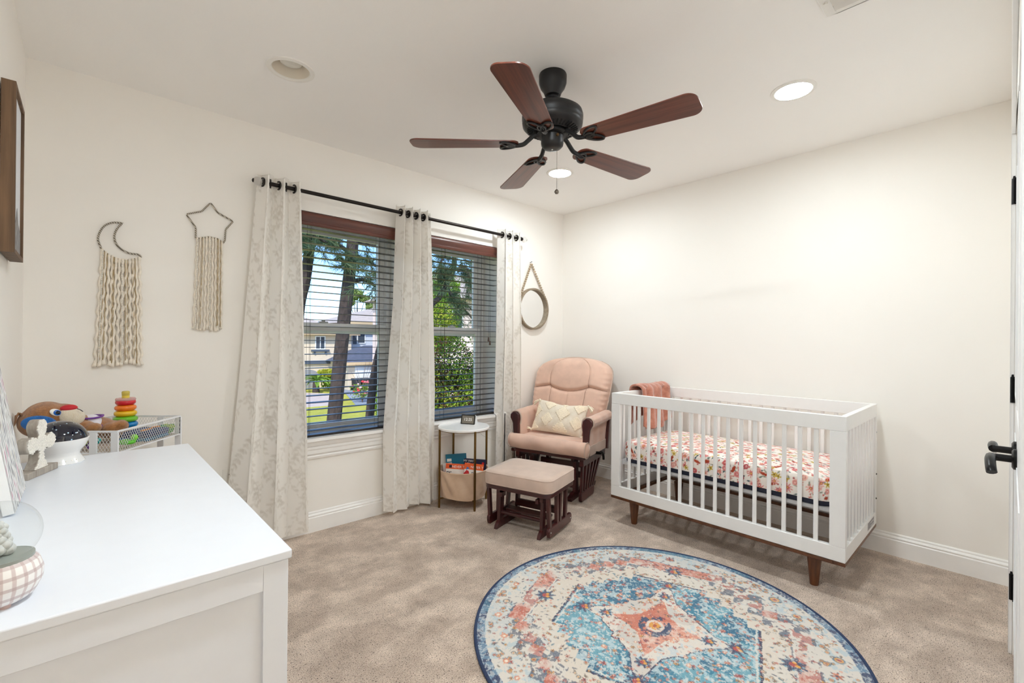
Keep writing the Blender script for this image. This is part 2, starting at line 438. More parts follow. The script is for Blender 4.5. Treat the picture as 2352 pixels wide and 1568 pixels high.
# ------------------------------------------------------------------ closet double doors
M_DOOR = plain('door_paint', (240, 241, 242), .3, var=.012); M_BLACK = plain('black_hardware', (26, 25, 26), .34, .6, var=.1)
cas = MB().box((CL[1], YB, 0), (CL[1]+.07, YB+.012, DH+.07)).box((CL[0], YB, DH), (CL[1], YB+.012, DH+.07))
struct(cas.build('trim_4', M_TRIM, bevel=.002))
zm = .893
for i, (x0, x1, hx, side) in enumerate(((CL[0]+.003, 1.922, 1.852, -1), (1.926, CL[1]-.003, 2.0, 1))):
    root = MB().box((x0, YB-.038, .012), (x1, YB-.003, DH-.004)).build('door_%d' % (i+1), M_DOOR, bevel=.002); struct(root)
    for za, zb in ((.25, .88), (1.02, 1.88)):
        frame_bars(MB(), x0+.12, x1-.12, za, zb, .012, .012, .012, .012, YB-.004, YB-.001).build('panel_moulding', M_DOOR, root)
    # lever handle: rose, spindle neck, lever with curled end
    hd = MB().lathe([(.028, 0), (.028, .006), (.022, .010)], 20, T(hx, YB-.003, zm) @ RX(-PI/2)).build('handle_rose', M_BLACK, root, smooth=True)
    hb = MB().cyl((hx, YB, zm), (hx, YB+.046, zm), .010).tube(catmull([(hx, YB+.044, zm), (hx+side*.03, YB+.046, zm+.004), (hx+side*.07, YB+.046, zm+.002), (hx+side*.105, YB+.044, zm-.012), (hx+side*.115, YB+.042, zm-.022)], 5), [.011]*21, 10)
    hb.build('lever', M_BLACK, hd, smooth=True)
for z in (.262, 1.03, 1.805):
    MB().cyl((CL[1]+.001, YB+.004, z-.05), (CL[1]+.001, YB+.004, z+.05), .0065, n=12).box((CL[1]-.028, YB-.002, z-.047), (CL[1]-.002, YB+.001, z+.047)).cyl((CL[1]+.001, YB+.004, z+.05), (CL[1]+.001, YB+.004, z+.06), .0045, .003, n=10).build('hinge', M_BLACK, bpy.data.objects['door_2'])
# ------------------------------------------------------------------ outlet plate
k_out = plain('outlet_plastic', (238, 236, 230), .3, var=.01); M_DARK = plain('dark_slot', (22, 20, 20), .6)
t = thing('wall_outlet', 'white duplex outlet plate low on the window wall beside the left curtain', 'outlet', (.602, YW, .418))
MB().box((-.037, -.006, -.058), (.037, 0, .058)).build('cover_plate', k_out, t, bevel=.003)
for dz in (.022, -.022):
    r = MB().prism(rrect(.036, .032, .014), 0, .003, T(0, -.006, dz) @ RX(PI/2)).build('receptacle', k_out, t, bevel=.001)
    for dx in (-.0065, .0065): MB().box((dx-.0012, -.0096, dz+.001), (dx+.0012, -.0088, dz+.009)).build('slot', M_DARK, r)
    MB().cyl((0, -.0088, dz-.006), (0, -.0096, dz-.006), .0026, n=10).build('slot', M_DARK, r)
# ================================================================== CEILING FIXTURES
M_LENS = emit('lamp_lens', (243, 252, 255), LAMP_W/(PI*PI*.074**2)); M_LTRIM = plain('lamp_trim', (238, 236, 231), .4, var=.01)
M_BULB = plain('bulb_glass_off', (226, 224, 216), .18, var=.03, vscale=60)
M_BAFFLE = plain('lamp_baffle', (226, 218, 204), .45, var=.01)
def downlight(key, label, lit=True, power=1.0):
    x, y = LAMPS[key]
    t = thing('recessed_light', label, 'light', (x, y, H), group='recessed ceiling lights')
    if lit:
        MB().lathe([(.076, -.0005), (.080, -.006), (.098, -.003), (.0995, .0), (.082, .001), (.076, .004)], 40, closed=True).build('trim_ring', M_LTRIM, t, smooth=True)
        MB().lathe([(0.0001, -.009), (.040, -.008), (.066, -.005), (.077, -.0015), (.077, .002), (.0001, .002)], 40).build('lens', M_LENS if power == 1 else emit('lamp_lens_'+key, (243, 252, 255), power*LAMP_W/(PI*PI*.074**2)), t, smooth=True)
    else:
        MB().lathe([(.079, -.001), (.084, -.007), (.100, -.004), (.1015, 0), (.082, .001), (.079, .003)], 40, closed=True).build('trim_ring', M_LTRIM, t, smooth=True)
        MB().lathe([(.080, -.002), (.074, .02), (.062, .048), (.060, .060), (.062, .060), (.082, .004)], 40, closed=True).build('baffle', M_BAFFLE, t, smooth=True)
        MB().lathe([(.0001, .020), (.025, .022), (.046, .032), (.052, .046), (.050, .070), (.030, .11), (.0001, .11)], 32).build('bulb', M_BULB, t, smooth=True)
        MB().lathe([(.10, .06), (.10, .13), (.0001, .13)], 24).build('can', M_DARK, t)
downlight('A', 'glowing round recessed light nearest the crib wall and the air vent', True, .70)
downlight('B', 'glowing round recessed light seen below the fan beside the pull chain', True, .84)
downlight('U', 'unlit recessed light with a grey bulb in a cone trim', False)
downlight('D', 'out-of-view recessed light lit as added fill above the near end of the dresser', True, 1.2)  # unseen fourth can of the ceiling grid, lit to add fill on the left
# added lamp, out of view in the hallway, as fill light for the room
t = thing('hall_fill_light', 'added unseen ceiling light giving fill from the hallway behind the doorway', 'light', (2.4, -1.12, H))
MB().lathe([(.0001, -.07), (.10, -.06), (.15, -.03), (.155, 0), (.0001, 0)], 32).build('diffuser', emit('hall_fill_lens', (243, 252, 255), HALL_FILL_W/(PI*PI*.155**2)), t, smooth=True)
MB().lathe([(.155, -.012), (.165, -.01), (.165, 0), (.155, 0)], 32, closed=True).build('rim', M_LTRIM, t, smooth=True)
# ------------------------------------------------------------------ air vent
t = thing('air_vent', 'white louvred air vent in the ceiling at the top edge', 'vent', (1.80, .3295, H))
M_VENT = plain('vent_enamel', (233, 231, 226), .35, var=.01)
L, Wd = .486, .30
fr = MB()
for a, bb in (((-L/2, -Wd/2), (L/2, -Wd/2+.035)), ((-L/2, Wd/2-.035), (L/2, Wd/2)), ((-L/2, -Wd/2+.035), (-L/2+.035, Wd/2-.035)), ((L/2-.035, -Wd/2+.035), (L/2, Wd/2-.035))):
    fr.box((*a, -.008), (*bb, 0))
fr.build('frame', M_VENT, t, bevel=.003)
MB().box((-L/2+.03, -Wd/2+.03, -.001), (L/2-.03, Wd/2-.03, -.0005)).build('duct', M_DARK, t)
lv = None
for i in range(12):
    x = L/2-.055-i*.034
    if lv is None:
        lv = MB().box((-.018, -Wd/2+.036, -.001), (.018, Wd/2-.036, .001), RY(.55)).build('louvre', M_VENT, t)
        lv.location = (x, 0, -.010)
    else: inst(lv, t, (x, 0, -.010))
MB().cyl((L/2-.09, Wd/2-.02, -.008), (L/2-.09, Wd/2-.02, -.014), .006).build('damper_knob', M_VENT, t)
# ------------------------------------------------------------------ ceiling fan
M_FAN = plain('fan_black', (36, 35, 36), .42, .35, var=.1, bump=.06, bscale=300)
M_BLADE = wood('blade_mahogany', (70, 32, 23), (124, 66, 48), .33, 0, 1.0, coat=.15)
FX, FY = 1.584, 1.45
fan = thing('ceiling_fan', 'black ceiling fan with five mahogany blades and a pull chain', 'ceiling fan', (FX, FY, H))
MB().lathe([(.0001, 0), (.062, 0), (.0645, -.006), (.0635, -.040), (.056, -.062), (.043, -.080), (.036, -.098), (.030, -.100), (.0001, -.098)], 40).build('canopy', M_FAN, fan, smooth=True)
MB().lathe([(.0001, -.085), (.024, -.092), (.028, -.106), (.022, -.118), (.0135, -.122), (.0135, -.165), (.0001, -.165)], 24).build('downrod', M_FAN, fan, smooth=True)
mot = MB().lathe([(.0001, -.160), (.075, -.160), (.120, -.166), (.137, -.178), (.1415, -.195), (.1415, -.212), (.139, -.218), (.1405, -.224), (.138, -.240), (.124, -.255), (.083, -.270), (.078, -.266), (.0001, -.266)], 56).build('motor_housing', M_FAN, fan, smooth=True)
sl = None
for i in range(40):
    a = 2*PI*i/40
    if sl is None:
        sl = MB().prism(rrect(.030, .0055, .0027, 3), -.0012, .0006, T(.1035, 0, -.2632) @ RY(-math.atan2(.015, .041))).build('cooling_slot', plain('slot_black', (6, 6, 6), .9), mot)
    else: inst(sl, mot, None, (0, 0, a))
MB().lathe([(.0001, -.262), (.070, -.262), (.074, -.268), (.074, -.282), (.060, -.286), (.0001, -.286)], 40).build('flywheel', M_FAN, fan, smooth=True)
hub = MB().lathe([(.0001, -.280), (.052, -.280), (.0525, -.318), (.050, -.330), (.040, -.341), (.020, -.345), (.0001, -.345)], 36).build('switch_housing', M_FAN, fan, smooth=True)
MB().cyl((-.020, -.048, -.300), (-.022, -.054, -.300), .007, n=12).build('switch', plain('brass_dark', (96, 74, 48), .35, .8), hub, smooth=True)
MB().sphere((0, 0, -.346), .004, 8, 6).build('screw', M_LOCK, hub, smooth=True)
# blade outline (local: x radial, y tangential)
def blade_poly():
    P = []
    def arc(cx, cy, r, a0, a1, n):
        for i in range(n+1):
            a = math.radians(a0+(a1-a0)*i/n); P.append((cx+r*math.cos(a), cy+r*math.sin(a)))
    arc(.612, .028, .044, 0, 88, 8); arc(.192, .016, .036, 92, 170, 6)
    arc(.192, -.016, .036, 190, 268, 6); arc(.612, -.028, .044, 272, 360, 8)
    return P
zb = -.322; pit = RX(math.radians(-8))
bl = MB().prism(blade_poly(), -.003, .003, pit).build('blade', M_BLADE, fan, bevel=.0012)
def iron():
    mb = MB()
    mb.tube(catmull([(.060, 0, .046), (.085, 0, .040), (.110, 0, .018), (.135, 0, -.002), (.172, 0, -.008)], 5), [.0105]*21, 8)
    def ell(cx, cy, rx, ry, rot, z=-.0075):
        c, s = math.cos(rot), math.sin(rot); pts = []
        for i in range(28):
            a = 2*PI*i/28; u, v = rx*math.cos(a), ry*math.sin(a)
            p = pit @ Vector((cx+c*u-s*v, cy+s*u+c*v, z)); pts.append(p)
        mb.tube(pts, .0052, 6, True)
    ell(.190, 0, .022, .018, 0)
    ell(.204, .024, .043, .019, .62); ell(.204, -.024, .043, .019, -.62)
    return mb
ir = iron().build('blade_iron', M_FAN, bl, smooth=True)
for i, ang in enumerate((-151, -79, -7, 65, 137)):
    if i == 0: o = bl
    else:
        o = bl.copy(); C.objects.link(o); q = ir.copy(); C.objects.link(q); q.parent = o
    o.parent = fan; o.location = (0, 0, zb); o.rotation_euler = (0, 0, math.radians(ang))
# pull chain: fine beads and a small bobbin
ch = MB()
for i in range(46): ch.sphere((.036, .002, -.330-i*.0042), .0017, 6, 4)
ch = ch.build('pull_chain', plain('chain_nickel', (120, 112, 102), .3, .9), fan, smooth=True)
MB().lathe([(.0001, -.522), (.004, -.523), (.010, -.530), (.011, -.536), (.007, -.543), (.0001, -.545)], 16, T(.036, .002, 0)).build('chain_bob', MATS['chain_nickel'], ch, smooth=True)
# ================================================================== BLINDS
M_VAL = wood('valance_wood', (76, 38, 29), (114, 64, 50), .35, 0, 1.0, coat=.1); M_SLAT = wood('slat_wood', (22, 16, 14), (38, 28, 24), .36, 0, 1.0, coat=.15)
M_CORD = plain('blind_cord', (40, 32, 30), .8); M_BOB = plain('cord_tassel', (66, 44, 36), .5)
def blind(x0, x1, label, with_lift):
    t = thing('window_blind', label, 'blind', ((x0+x1)/2, 2.99, 0), group='wooden blinds'); hw = (x1-x0)/2
    # crown profile valance with returns
    pv = [(-.020, 1.912), (-.030, 1.912), (-.034, 1.920), (-.036, 1.930), (-.032, 1.934), (-.034, 1.944), (-.041, 1.962), (-.041, 1.985), (-.036, 1.992), (-.020, 1.992)]
    k = len(pv); vs = [(x, y, z) for x in (-hw+.004, hw-.004) for y, z in pv]
    MB().add(vs, [tuple(range(k)), tuple(range(2*k-1, k-1, -1))]+[(i, (i+1) % k, k+(i+1) % k, k+i) for i in range(k)]).build('valance', M_VAL, t, bevel=.0008)
    MB().box((-hw+.01, -.018, 1.945), (hw-.01, .026, 1.992)).build('headrail', M_SLAT, t)
    n = 30; src = None
    for i in range(n):
        z = 1.895-i*.0435
        if src is None:
            L = 2*hw-.042
            src = MB().prism([(-.0245, -.0004), (-.012, .0010), (.012, .0010), (.0245, -.0004), (.0245, -.0026), (-.0245, -.0026)], -L/2, L/2, RZ(PI/2) @ RX(PI/2)).build('slat', M_SLAT, t)
            src.rotation_euler = (0, 0, 0)
            o = src
        else: o = inst(src, t)
        o.location = (0, 0, z); o.rotation_euler = (random.uniform(-.02, .05), random.uniform(-.001, .001), 0)
    MB().box((-hw+.021, -.025, .592), (hw-.021, .025, .606)).build('bottom_rail', M_SLAT, t, bevel=.003)
    for f in (-.42, .42) if not with_lift else (-.30, .55):
        x = f*hw*1.3 if not with_lift else f*hw
        cb = MB()
        for dy in (-.0255, .0255): cb.tube([(x, dy, 1.95), (x+.001, dy, 1.3), (x, dy, .60)], .0009, 5)
        cb.tube([(x+.016, 0, 1.95), (x+.016, 0, .60)], .0009, 5)
        cb.build('ladder_cord', M_CORD, t)
    if with_lift:
        x = hw-.105
        for j, (dx, zz) in enumerate(((-.006, 1.235), (.004, 1.205))):
            c = MB().tube([(x+dx, -.030, 1.93), (x+dx*1.2, -.031, 1.6), (x+dx*1.5, -.030, zz)], .001, 5).build('lift_cord', M_CORD, t)
            MB().lathe([(.0001, .0), (.0075, .002), (.0085, .010), (.005, .024), (.0065, .030), (.004, .036), (.0001, .037)], 12, T(x+dx*1.5, -.030, zz-.034)).build('tassel', M_BOB, c, smooth=True)
blind(*W1, 'open dark slat blind with red-brown valance on the window left of the middle curtain', False)
blind(*W2, 'open dark slat blind with red-brown valance on the window right of the middle curtain', True)
# ================================================================== ROD + CURTAINS
M_ROD = plain('rod_bronze', (44, 38, 36), .35, .7, var=.08)
YR, ZR = 2.879, 2.09
rod = thing('curtain_rod', 'dark bronze curtain rod with glass ball finials across both windows', 'curtain rod', (1.75, YR, ZR))
MB().cyl((-1.0, 0, 0), (1.0, 0, 0), .0115, n=20).build('pole', M_ROD, rod, smooth=True)
k = N('finial_glass'); k.base((.9, .9, .9, 1)); k.set(Roughness=.03, Transmission_Weight=.85, IOR=1.45); M_FING = k.m
for s in (-1, 1):
    f = MB().lathe([(.0001, 0), (.016, 0), (.018, .006), (.012, .010), (.010, .016), (.015, .020), (.013, .026), (.0001, .026)], 20, T(s*.998, 0, 0) @ RY(s*PI/2)).build('finial_cap', M_ROD, rod, smooth=True)
    MB().sphere((s*1.045, 0, 0), .024, 20, 14).build('finial_ball', M_FING, f, smooth=True)
    MB().lathe([(.0001, 0), (.012, .001), (.010, .006), (.0001, .010)], 16, T(s*1.066, 0, 0) @ RY(s*PI/2)).build('finial_tip', M_ROD, f, smooth=True)
for x in (-.985, .0, .985):
    br = MB().lathe([(.0001, 0), (.024, 0), (.024, .004), (.018, .008), (.0001, .008)], 20, T(x, YW-YR, -.012) @ RX(PI/2)).tube([(x, YW-YR-.006, -.012), (x, .03, -.016), (x, 0, -.018)], .007, 10)
    br.tube([(x, -.014, .002), (x, -.010, -.012), (x, 0, -.016), (x, .010, -.012), (x, .014, .002)], .005, 8); br.build('bracket', M_ROD, rod, smooth=True)
M_CURT = printed('curtain_linen', .9, 420, .3, .18)
M_RING = plain('grommet_metal', (48, 42, 40), .3, .8)
LEAFC = [(206, 199, 188), (214, 208, 198), (198, 191, 180), (220, 214, 205)]
def curtain(label, xl, xr, zt, zbot, nw, amp, ph, flat_w, seed, skew=.0, ysh=0):
    R = random.Random(seed); Ht = zt-zbot
    cv = Canvas(flat_w, Ht, .004, (246, 243, 238))
    # trailing leaf vines
    for vi in range(int(flat_w/.062)):
        x = .02+vi*.062+R.uniform(-.015, .015); y = R.uniform(-.2, 0); a = PI/2
        while y < Ht:
            a = PI/2+.75*math.sin(y*5.2+vi*1.7)*.8+R.uniform(-.15, .15); st = .030
            x2, y2 = x+st*math.cos(a), y+st*math.sin(a)
            if R.random() < .82:
                cv.line(x, y, x2, y2, .0045, (214, 208, 198), .45)
                for sd in (-1, 1):
                    if R.random() < .72:
                        la = a+sd*R.uniform(.6, 1.1); ll = R.uniform(.024, .038)
                        cv.leaf(x2+ll*.55*math.cos(la), y2+ll*.55*math.sin(la), ll, ll*.5, R.choice(LEAFC), la, .40)
            x, y = x2, y2
            if x < 0 or x > flat_w: x = min(max(x, 0), flat_w)
    nu, nv = int(flat_w/.0055), 300
    def ipt(tab, z):
        zs = [a for a, _ in tab]; xs = [b for _, b in tab]; return float(np.interp(-z, [-q for q in zs], xs))
    us = np.linspace(0, 1, nu); ss = np.linspace(0, 1, nv)
    co = np.zeros((nu, nv, 3)); uv = np.zeros((nu, nv, 2))
    for j, s in enumerate(ss):
        z = zt-Ht*s; a, b_ = ipt(xl, z), ipt(xr, z)
        am = amp*(1.0-.12*s)+.004*math.sin(3*s+seed); 
        phs = ph+.5*math.sin(2.2*s+seed)*s
        th = 2*PI*nw*us+phs+.35*np.sin(2*PI*us*1.3+seed)*s
        wid = b_-a
        x = a+wid*us+skew*wid/nw*np.sin(2*th)*.5
        y = YR+am*np.sin(th)*(.85+.15*np.cos(th*2))
        y += .004*np.sin(us*23+s*9+seed)*s+ysh*s
        co[:, j, 0] = x; co[:, j, 1] = np.minimum(y, YW-.062 if z < .6 else YW-.03)
        co[:, j, 2] = z + (.012*np.sin(th+.8) if j == 0 else 0)*1.0 + .010*np.sin(us*11+seed)*s**6
        uv[:, j, 0] = us*flat_w; uv[:, j, 1] = s*Ht
    vs = co.reshape(-1, 3); idx = np.arange(nu*nv).reshape(nu, nv)
    q = np.stack([idx[:-1, :-1], idx[1:, :-1], idx[1:, 1:], idx[:-1, 1:]], -1).reshape(-1, 4)
    me = bpy.data.meshes.new('panel'); me.from_pydata(vs.tolist(), [], q.tolist()); me.polygons.foreach_set('use_smooth', [True]*len(q))
    U = uv.reshape(-1, 2); paint(me, cv.sample(U[:, 0], U[:, 1]))
    ul = me.uv_layers.new(name='cloth'); li = np.zeros(len(me.loops), np.int32); me.loops.foreach_get('vertex_index', li); ul.data.foreach_set('uv', U[li].astype(np.float32).ravel())
    me.materials.append(M_CURT)
    cx = (xl[0][1]+xr[0][1])/2
    t = thing('curtain', label, 'curtain', (cx, YR, zbot), group='leaf print curtains')
    me.transform(T(-cx, -YR, -zbot))
    o = bpy.data.objects.new('panel', me); C.objects.link(o); o.parent = t
    # grommets where the cloth crosses the rod
    row = co[:, int(.022*nv), :]; th = row[:, 1]-YR
    for i in range(nu-1):
        if th[i]*th[i+1] <= 0:
            d = Vector(row[min(i+2, nu-1)]-row[max(i-2, 0)]); d.z = 0; nrm = Vector((-d.y, d.x, 0)).normalized(); nrm = Vector((abs(nrm.x)+1.2, nrm.y*.6*(1 if nrm.x > 0 else -1), 0)).normalized()
            MB().lathe([(.0175, -.003), (.026, -.0035), (.0275, 0), (.026, .0035), (.0175, .003)], 22, T(row[i, 0]-cx, 0, ZR-zbot) @ align(nrm), closed=True).build('grommet', M_RING, t, smooth=True)
curtain('pale leaf-print curtain left of both windows, nearest the dresser', [(2.13, .722), (1.03, .651), (.46, .604), (0, .565)], [(2.15, .936), (.68, .988), (0, 1.004)], 2.138, .045, 2.6, .052, 2.4, 1.25, 3, .3)
curtain('pale leaf-print curtain hanging between the two windows', [(2.13, 1.575), (1.45, 1.556), (.56, 1.486), (0, 1.486)], [(2.15, 1.842), (.83, 1.897), (0, 1.915)], 2.140, .030, 4.4, .048, .6, 1.3, 8, .25)
curtain('narrow pale leaf-print curtain right of both windows, behind the glider chair', [(2.13, 2.52), (1.4, 2.53), (0, 2.52)], [(2.15, 2.73), (.77, 2.785), (0, 2.80)], 2.140, .030, 2.6, .050, 1.9, 1.15, 5, .3, .035)
# ================================================================== CRIB
M_WHITE = plain('white_lacquer', (240, 240, 239), .32, var=.012); M_WAL = wood('walnut', (72, 40, 20), (120, 72, 40), .38, 0, 1.0, coat=.1)
M_WALV = wood('walnut_legs', (72, 40, 20), (118, 70, 40), .38, 2, 1.0, coat=.1)
CX, CY = 2.9925, 1.1795; HX, HY = .3675, .6575
crib = thing('crib', 'white slatted crib with walnut base and tapered legs', 'crib', (CX, CY, 0))
Z0, Z1, ZP0, ZP1 = .172, .862, .242, .790
def crib_long(sx):
    x0, x1 = (sx*HX, sx*(HX-.028)); x0, x1 = min(x0, x1), max(x0, x1)
    nm = 'front_panel' if sx < 0 else 'back_panel'
    r = MB().box((x0, -HY, ZP1), (x1, HY, Z1)).build('top_rail', M_WHITE, crib, bevel=.0025)
    MB().box((x0, -HY, Z0), (x1, HY, ZP0)).build('bottom_rail', M_WHITE, crib, bevel=.0025)
    for sy in (-1, 1):
        MB().box((x0, min(sy*HY, sy*(HY-.065)), ZP0), (x1, max(sy*HY, sy*(HY-.065)), ZP1)).build('post', M_WHITE, crib, bevel=.0015)
    src = None
    for i in range(16):
        y = 1.704-.07055*i-CY
        if src is None: src = MB().prism(rrect(.012, .020, .003, 3), ZP0-.004, ZP1+.004).build('slat', M_WHITE, crib, smooth=True); o = src
        else: o = inst(src, crib)
        o.location = ((x0+x1)/2, y, 0)
crib_long(-1); crib_long(1)
def crib_end(sy):
    y0, y1 = (sy*HY, sy*(HY-.026)); y0, y1 = min(y0, y1), max(y0, y1); a = HX-.028
    MB().box((-a, y0, ZP1), (a, y1, Z1)).build('end_top_rail', M_WHITE, crib, bevel=.002)
    MB().box((-a, y0, Z0), (a, y1, ZP0)).build('end_bottom_rail', M_WHITE, crib, bevel=.002)
    src = None
    for i in range(10):
        x = -a+.030+i*(2*a-.060)/9
        if src is None: src = MB().prism(rrect(.020, .012, .003, 3), ZP0-.004, ZP1+.004).build('end_slat', M_WHITE, crib, smooth=True); o = src
        else: o = inst(src, crib)
        o.location = (x, (y0+y1)/2, 0)
crib_end(-1); crib_end(1)
bs = MB()
for a, b_ in (((-HX, -HY), (HX, -HY+.05)), ((-HX, HY-.05), (HX, HY)), ((-HX, -HY+.05), (-HX+.05, HY-.05)), ((HX-.05, -HY+.05), (HX, HY-.05))): bs.box((*a, .155), (*b_, .172))
bs.build('base_frame', M_WAL, crib, bevel=.0015)
lg = None
for sx, sy in ((-1, -1), (-1, 1), (1, -1), (1, 1)):
    if lg is None: lg = MB().lathe([(.0001, 0), (.0185, 0), (.0195, .004), (.033, .150), (.033, .156), (.0001, .156)], 28).build('leg', M_WALV, crib, smooth=True); o = lg
    else: o = inst(lg, crib)
    o.location = (sx*.302, sy*.5165+.026*0, 0)
M_NAVY = plain('navy_cloth', (30, 34, 52), .7, var=.15)
MB().box((-HX+.032, -HY+.030, .388), (HX-.032, HY-.030, .404)).build('mattress_support', plain('support_grey', (190, 190, 192), .5), crib)
for z in (.32, .46, .70): MB().lathe([(.0001, 0), (.005, 0), (.0045, .003), (.0001, .004)], 10, T(HX-.014, -HY, z) @ RX(PI/2)).build('bolt', M_LOCK if z > .5 else M_BLACK, crib, smooth=True)
st = MB().box((.13, -HY-.0006, .190), (.30, -HY, .232)).build('warning_sticker', plain('sticker_grey', (186, 184, 186), .5, var=.02), crib)
for r in range(4): MB().box((.138, -HY-.0009, .224-r*.009), (.205 if r % 2 else .285, -HY-.0006, .228-r*.009)).build('sticker_line', plain('sticker_ink', (96, 92, 98), .6), st)
# ------------------------------------------------------------------ mattress with floral sheet
MW, ML, MZ0, MZ1 = .652, 1.20, .430, .540
hh = MZ1-MZ0
cv = Canvas(MW+2*hh+.1, ML+2*hh+.1, .0022, (246, 240, 233))
R = random.Random(4)
PK = [(226, 140, 138), (238, 176, 166), (214, 104, 104), (240, 190, 176), (196, 92, 100)]
def scatter(n, rmin, fn, tries=12):
    pts = []
    for _ in range(n*tries):
        x, y = R.uniform(0, cv.w), R.uniform(0, cv.h)
        if all((x-a)**2+(y-b_)**2 > rmin**2 for a, b_ in pts[-400:]):
            pts.append((x, y)); fn(x, y)
        if len(pts) >= n: break
def big(x, y):
    c = R.random(); a = R.uniform(0, 6)
    if c < .35:
        cv.flower(x, y, R.uniform(.020, .027), R.choice(PK[:2]), (196, 84, 84), 9, a); cv.dot(x, y, .004, (240, 200, 120))
    elif c < .55:
        cv.flower(x, y, R.uniform(.015, .020), (206, 180, 72), (150, 120, 40), 5, a)
    elif c < .75:
        cv.dot(x, y, R.uniform(.013, .017), R.choice(PK)); cv.ring(x, y, .008, .002, (176, 70, 78)); cv.ring(x, y, .004, .0015, (245, 215, 205))
    elif c < .88:
        cv.leaf(x, y, .040, .018, (176, 70, 44), a); cv.dot(x+.014*math.cos(a), y+.014*math.sin(a), .008, (176, 70, 44))
    else:
        cv.flower(x, y, .016, R.choice(PK[2:]), (120, 40, 50), 6, a)
def small(x, y):
    c = R.random(); a = R.uniform(0, 6)
    if c < .45: cv.leaf(x, y, R.uniform(.018, .026), .009, R.choice([(74, 104, 104), (108, 130, 118), (58, 84, 92), (150, 154, 138)]), a)
    elif c < .65: cv.dot(x, y, .0045, R.choice([(190, 70, 70), (170, 60, 60), (206, 110, 100)]))
    elif c < .85:
        cv.line(x, y, x+.016*math.cos(a), y+.016*math.sin(a), .0022, (150, 150, 130))
        for q in range(3): cv.dot(x+.006*q*math.cos(a)+.004, y+.006*q*math.sin(a), .0034, (222, 140, 132))
    else: cv.flower(x, y, .008, (226, 160, 150), (180, 70, 70), 5, a)
scatter(1900, .015, small); scatter(760, .032, big)
n_e = 10
def dense(P, step):
    out = []
    for i in range(len(P)):
        a, b_ = Vector(P[i]), Vector(P[(i+1) % len(P)]); k = max(1, int((b_-a).length/step))
        out += [a+(b_-a)*(j/k) for j in range(k)]
    return out
P = dense([Vector(q) for q in rrect(MW, ML, .07, 10)], .0036); m = len(P)
nrm = [((P[(i+1) % m]-P[i-1]).normalized()) for i in range(m)]; nrm = [Vector((t.y, -t.x)) for t in nrm]
rings = []
ns = 30
for j in range(ns+1):
    f = j/ns; dr = (1-f)*hh; bul = .006*math.sin(PI*f)
    rings.append(([(p.x+n.x*(bul-(.010*max(0, f-.88)/.12)), p.y+n.y*(bul-(.010*max(0, f-.88)/.12)), MZ0+hh*f) for p, n in zip(P, nrm)], [(p.x+n.x*dr, p.y+n.y*dr) for p, n in zip(P, nrm)]))
nr = 88
for j in range(1, nr+1):
    f = 1-j/nr*.995; lift = .022*(1-f**3)
    rings.append(([((p.x-n.x*.010)*f, (p.y-n.y*.010)*f, MZ1+lift*min(1, (1-f)*9)**.6) for p, n in zip(P, nrm)], [(p.x*f, p.y*f) for p in P]))
V = [q for r in rings for q in r[0]]; U = np.array([q for r in rings for q in r[1]])+np.array([cv.w/2, cv.h/2])
idx = np.arange(len(V)).reshape(len(rings), m); nx_ = np.roll(idx, -1, 1)
q = np.stack([idx[:-1], nx_[:-1], nx_[1:], idx[1:]], -1).reshape(-1, 4)
me = bpy.data.meshes.new('fitted_sheet'); me.from_pydata(V, [], q.tolist()+[list(range((len(rings)-1)*m, len(rings)*m))]); me.polygons.foreach_set('use_smooth', [True]*len(me.polygons))
paint(me, cv.sample(U[:, 0], U[:, 1])); me.materials.append(printed('floral_sheet', .85, 0, .2))
t = thing('crib_mattress', 'crib mattress in a pink floral fitted sheet with navy underside', 'mattress', (CX, CY, .404))
o = bpy.data.objects.new('fitted_sheet', me); C.objects.link(o); me.transform(T(0, 0, -.404)); o.parent = t
MB().prism(rrect(MW-.006, ML-.006, .07, 8), 0, MZ0-.404+.004).build('navy_underside', M_NAVY, t, bevel=.004)
# ------------------------------------------------------------------ salmon blanket over the far end rail
k = N('blanket_fleece'); v = k.coord('Object'); f = k.noise(v, 26, 4, .6)
k.base(k.ramp(f, [(.3, lin((168, 106, 88))), (.55, lin((194, 132, 112))), (.75, lin((212, 154, 134)))])); k.set(Roughness=.9, Sheen_Weight=.6, Specular_IOR_Level=.15); k.bump(k.noise(v, 380, 3), .3, .003)
bx = []
YE = 1.837
def blank(u, v_):
    x = 2.905+.395*u
    # path over the end rail: inside drop, top, outside drop
    th = 2*PI*(u*3.4+.1)+.6*math.sin(3*u); fold = .011*math.sin(th)*(1+.5*math.sin(9*u))
    s = v_*.60-.30-(.05*math.sin(u*4))
    rr = .024
    if s < -rr*1.6: y = YE-.026-.012; z = .862+.010+(s+rr*1.6); y -= .012+fold*1.0+(-s)*.05
    elif s > rr*1.6: y = YE+.012; z = .862+.010-(s-rr*1.6); y += .010+fold*.5
    else:
        a = s/(rr*1.6)*PI/2; y = YE-.013+(.025+.012)*math.sin(a); z = .872+.016*math.cos(a)+abs(fold)*.6
        y -= .012*math.cos(a)*0
    x += .010*math.sin(7*v_+3*u)+.02*(v_-.5)*0
    return (x, y, max(z, .578))
mb = MB().grid(blank, 90, 70)
bo = mb.build('baby_blanket', k.m, smooth=True, solid=.012, angle=180); bo.modifiers['solid'].offset = 1
tag(bo, 'salmon fleece baby blanket draped over the far end rail of the crib', 'blanket')
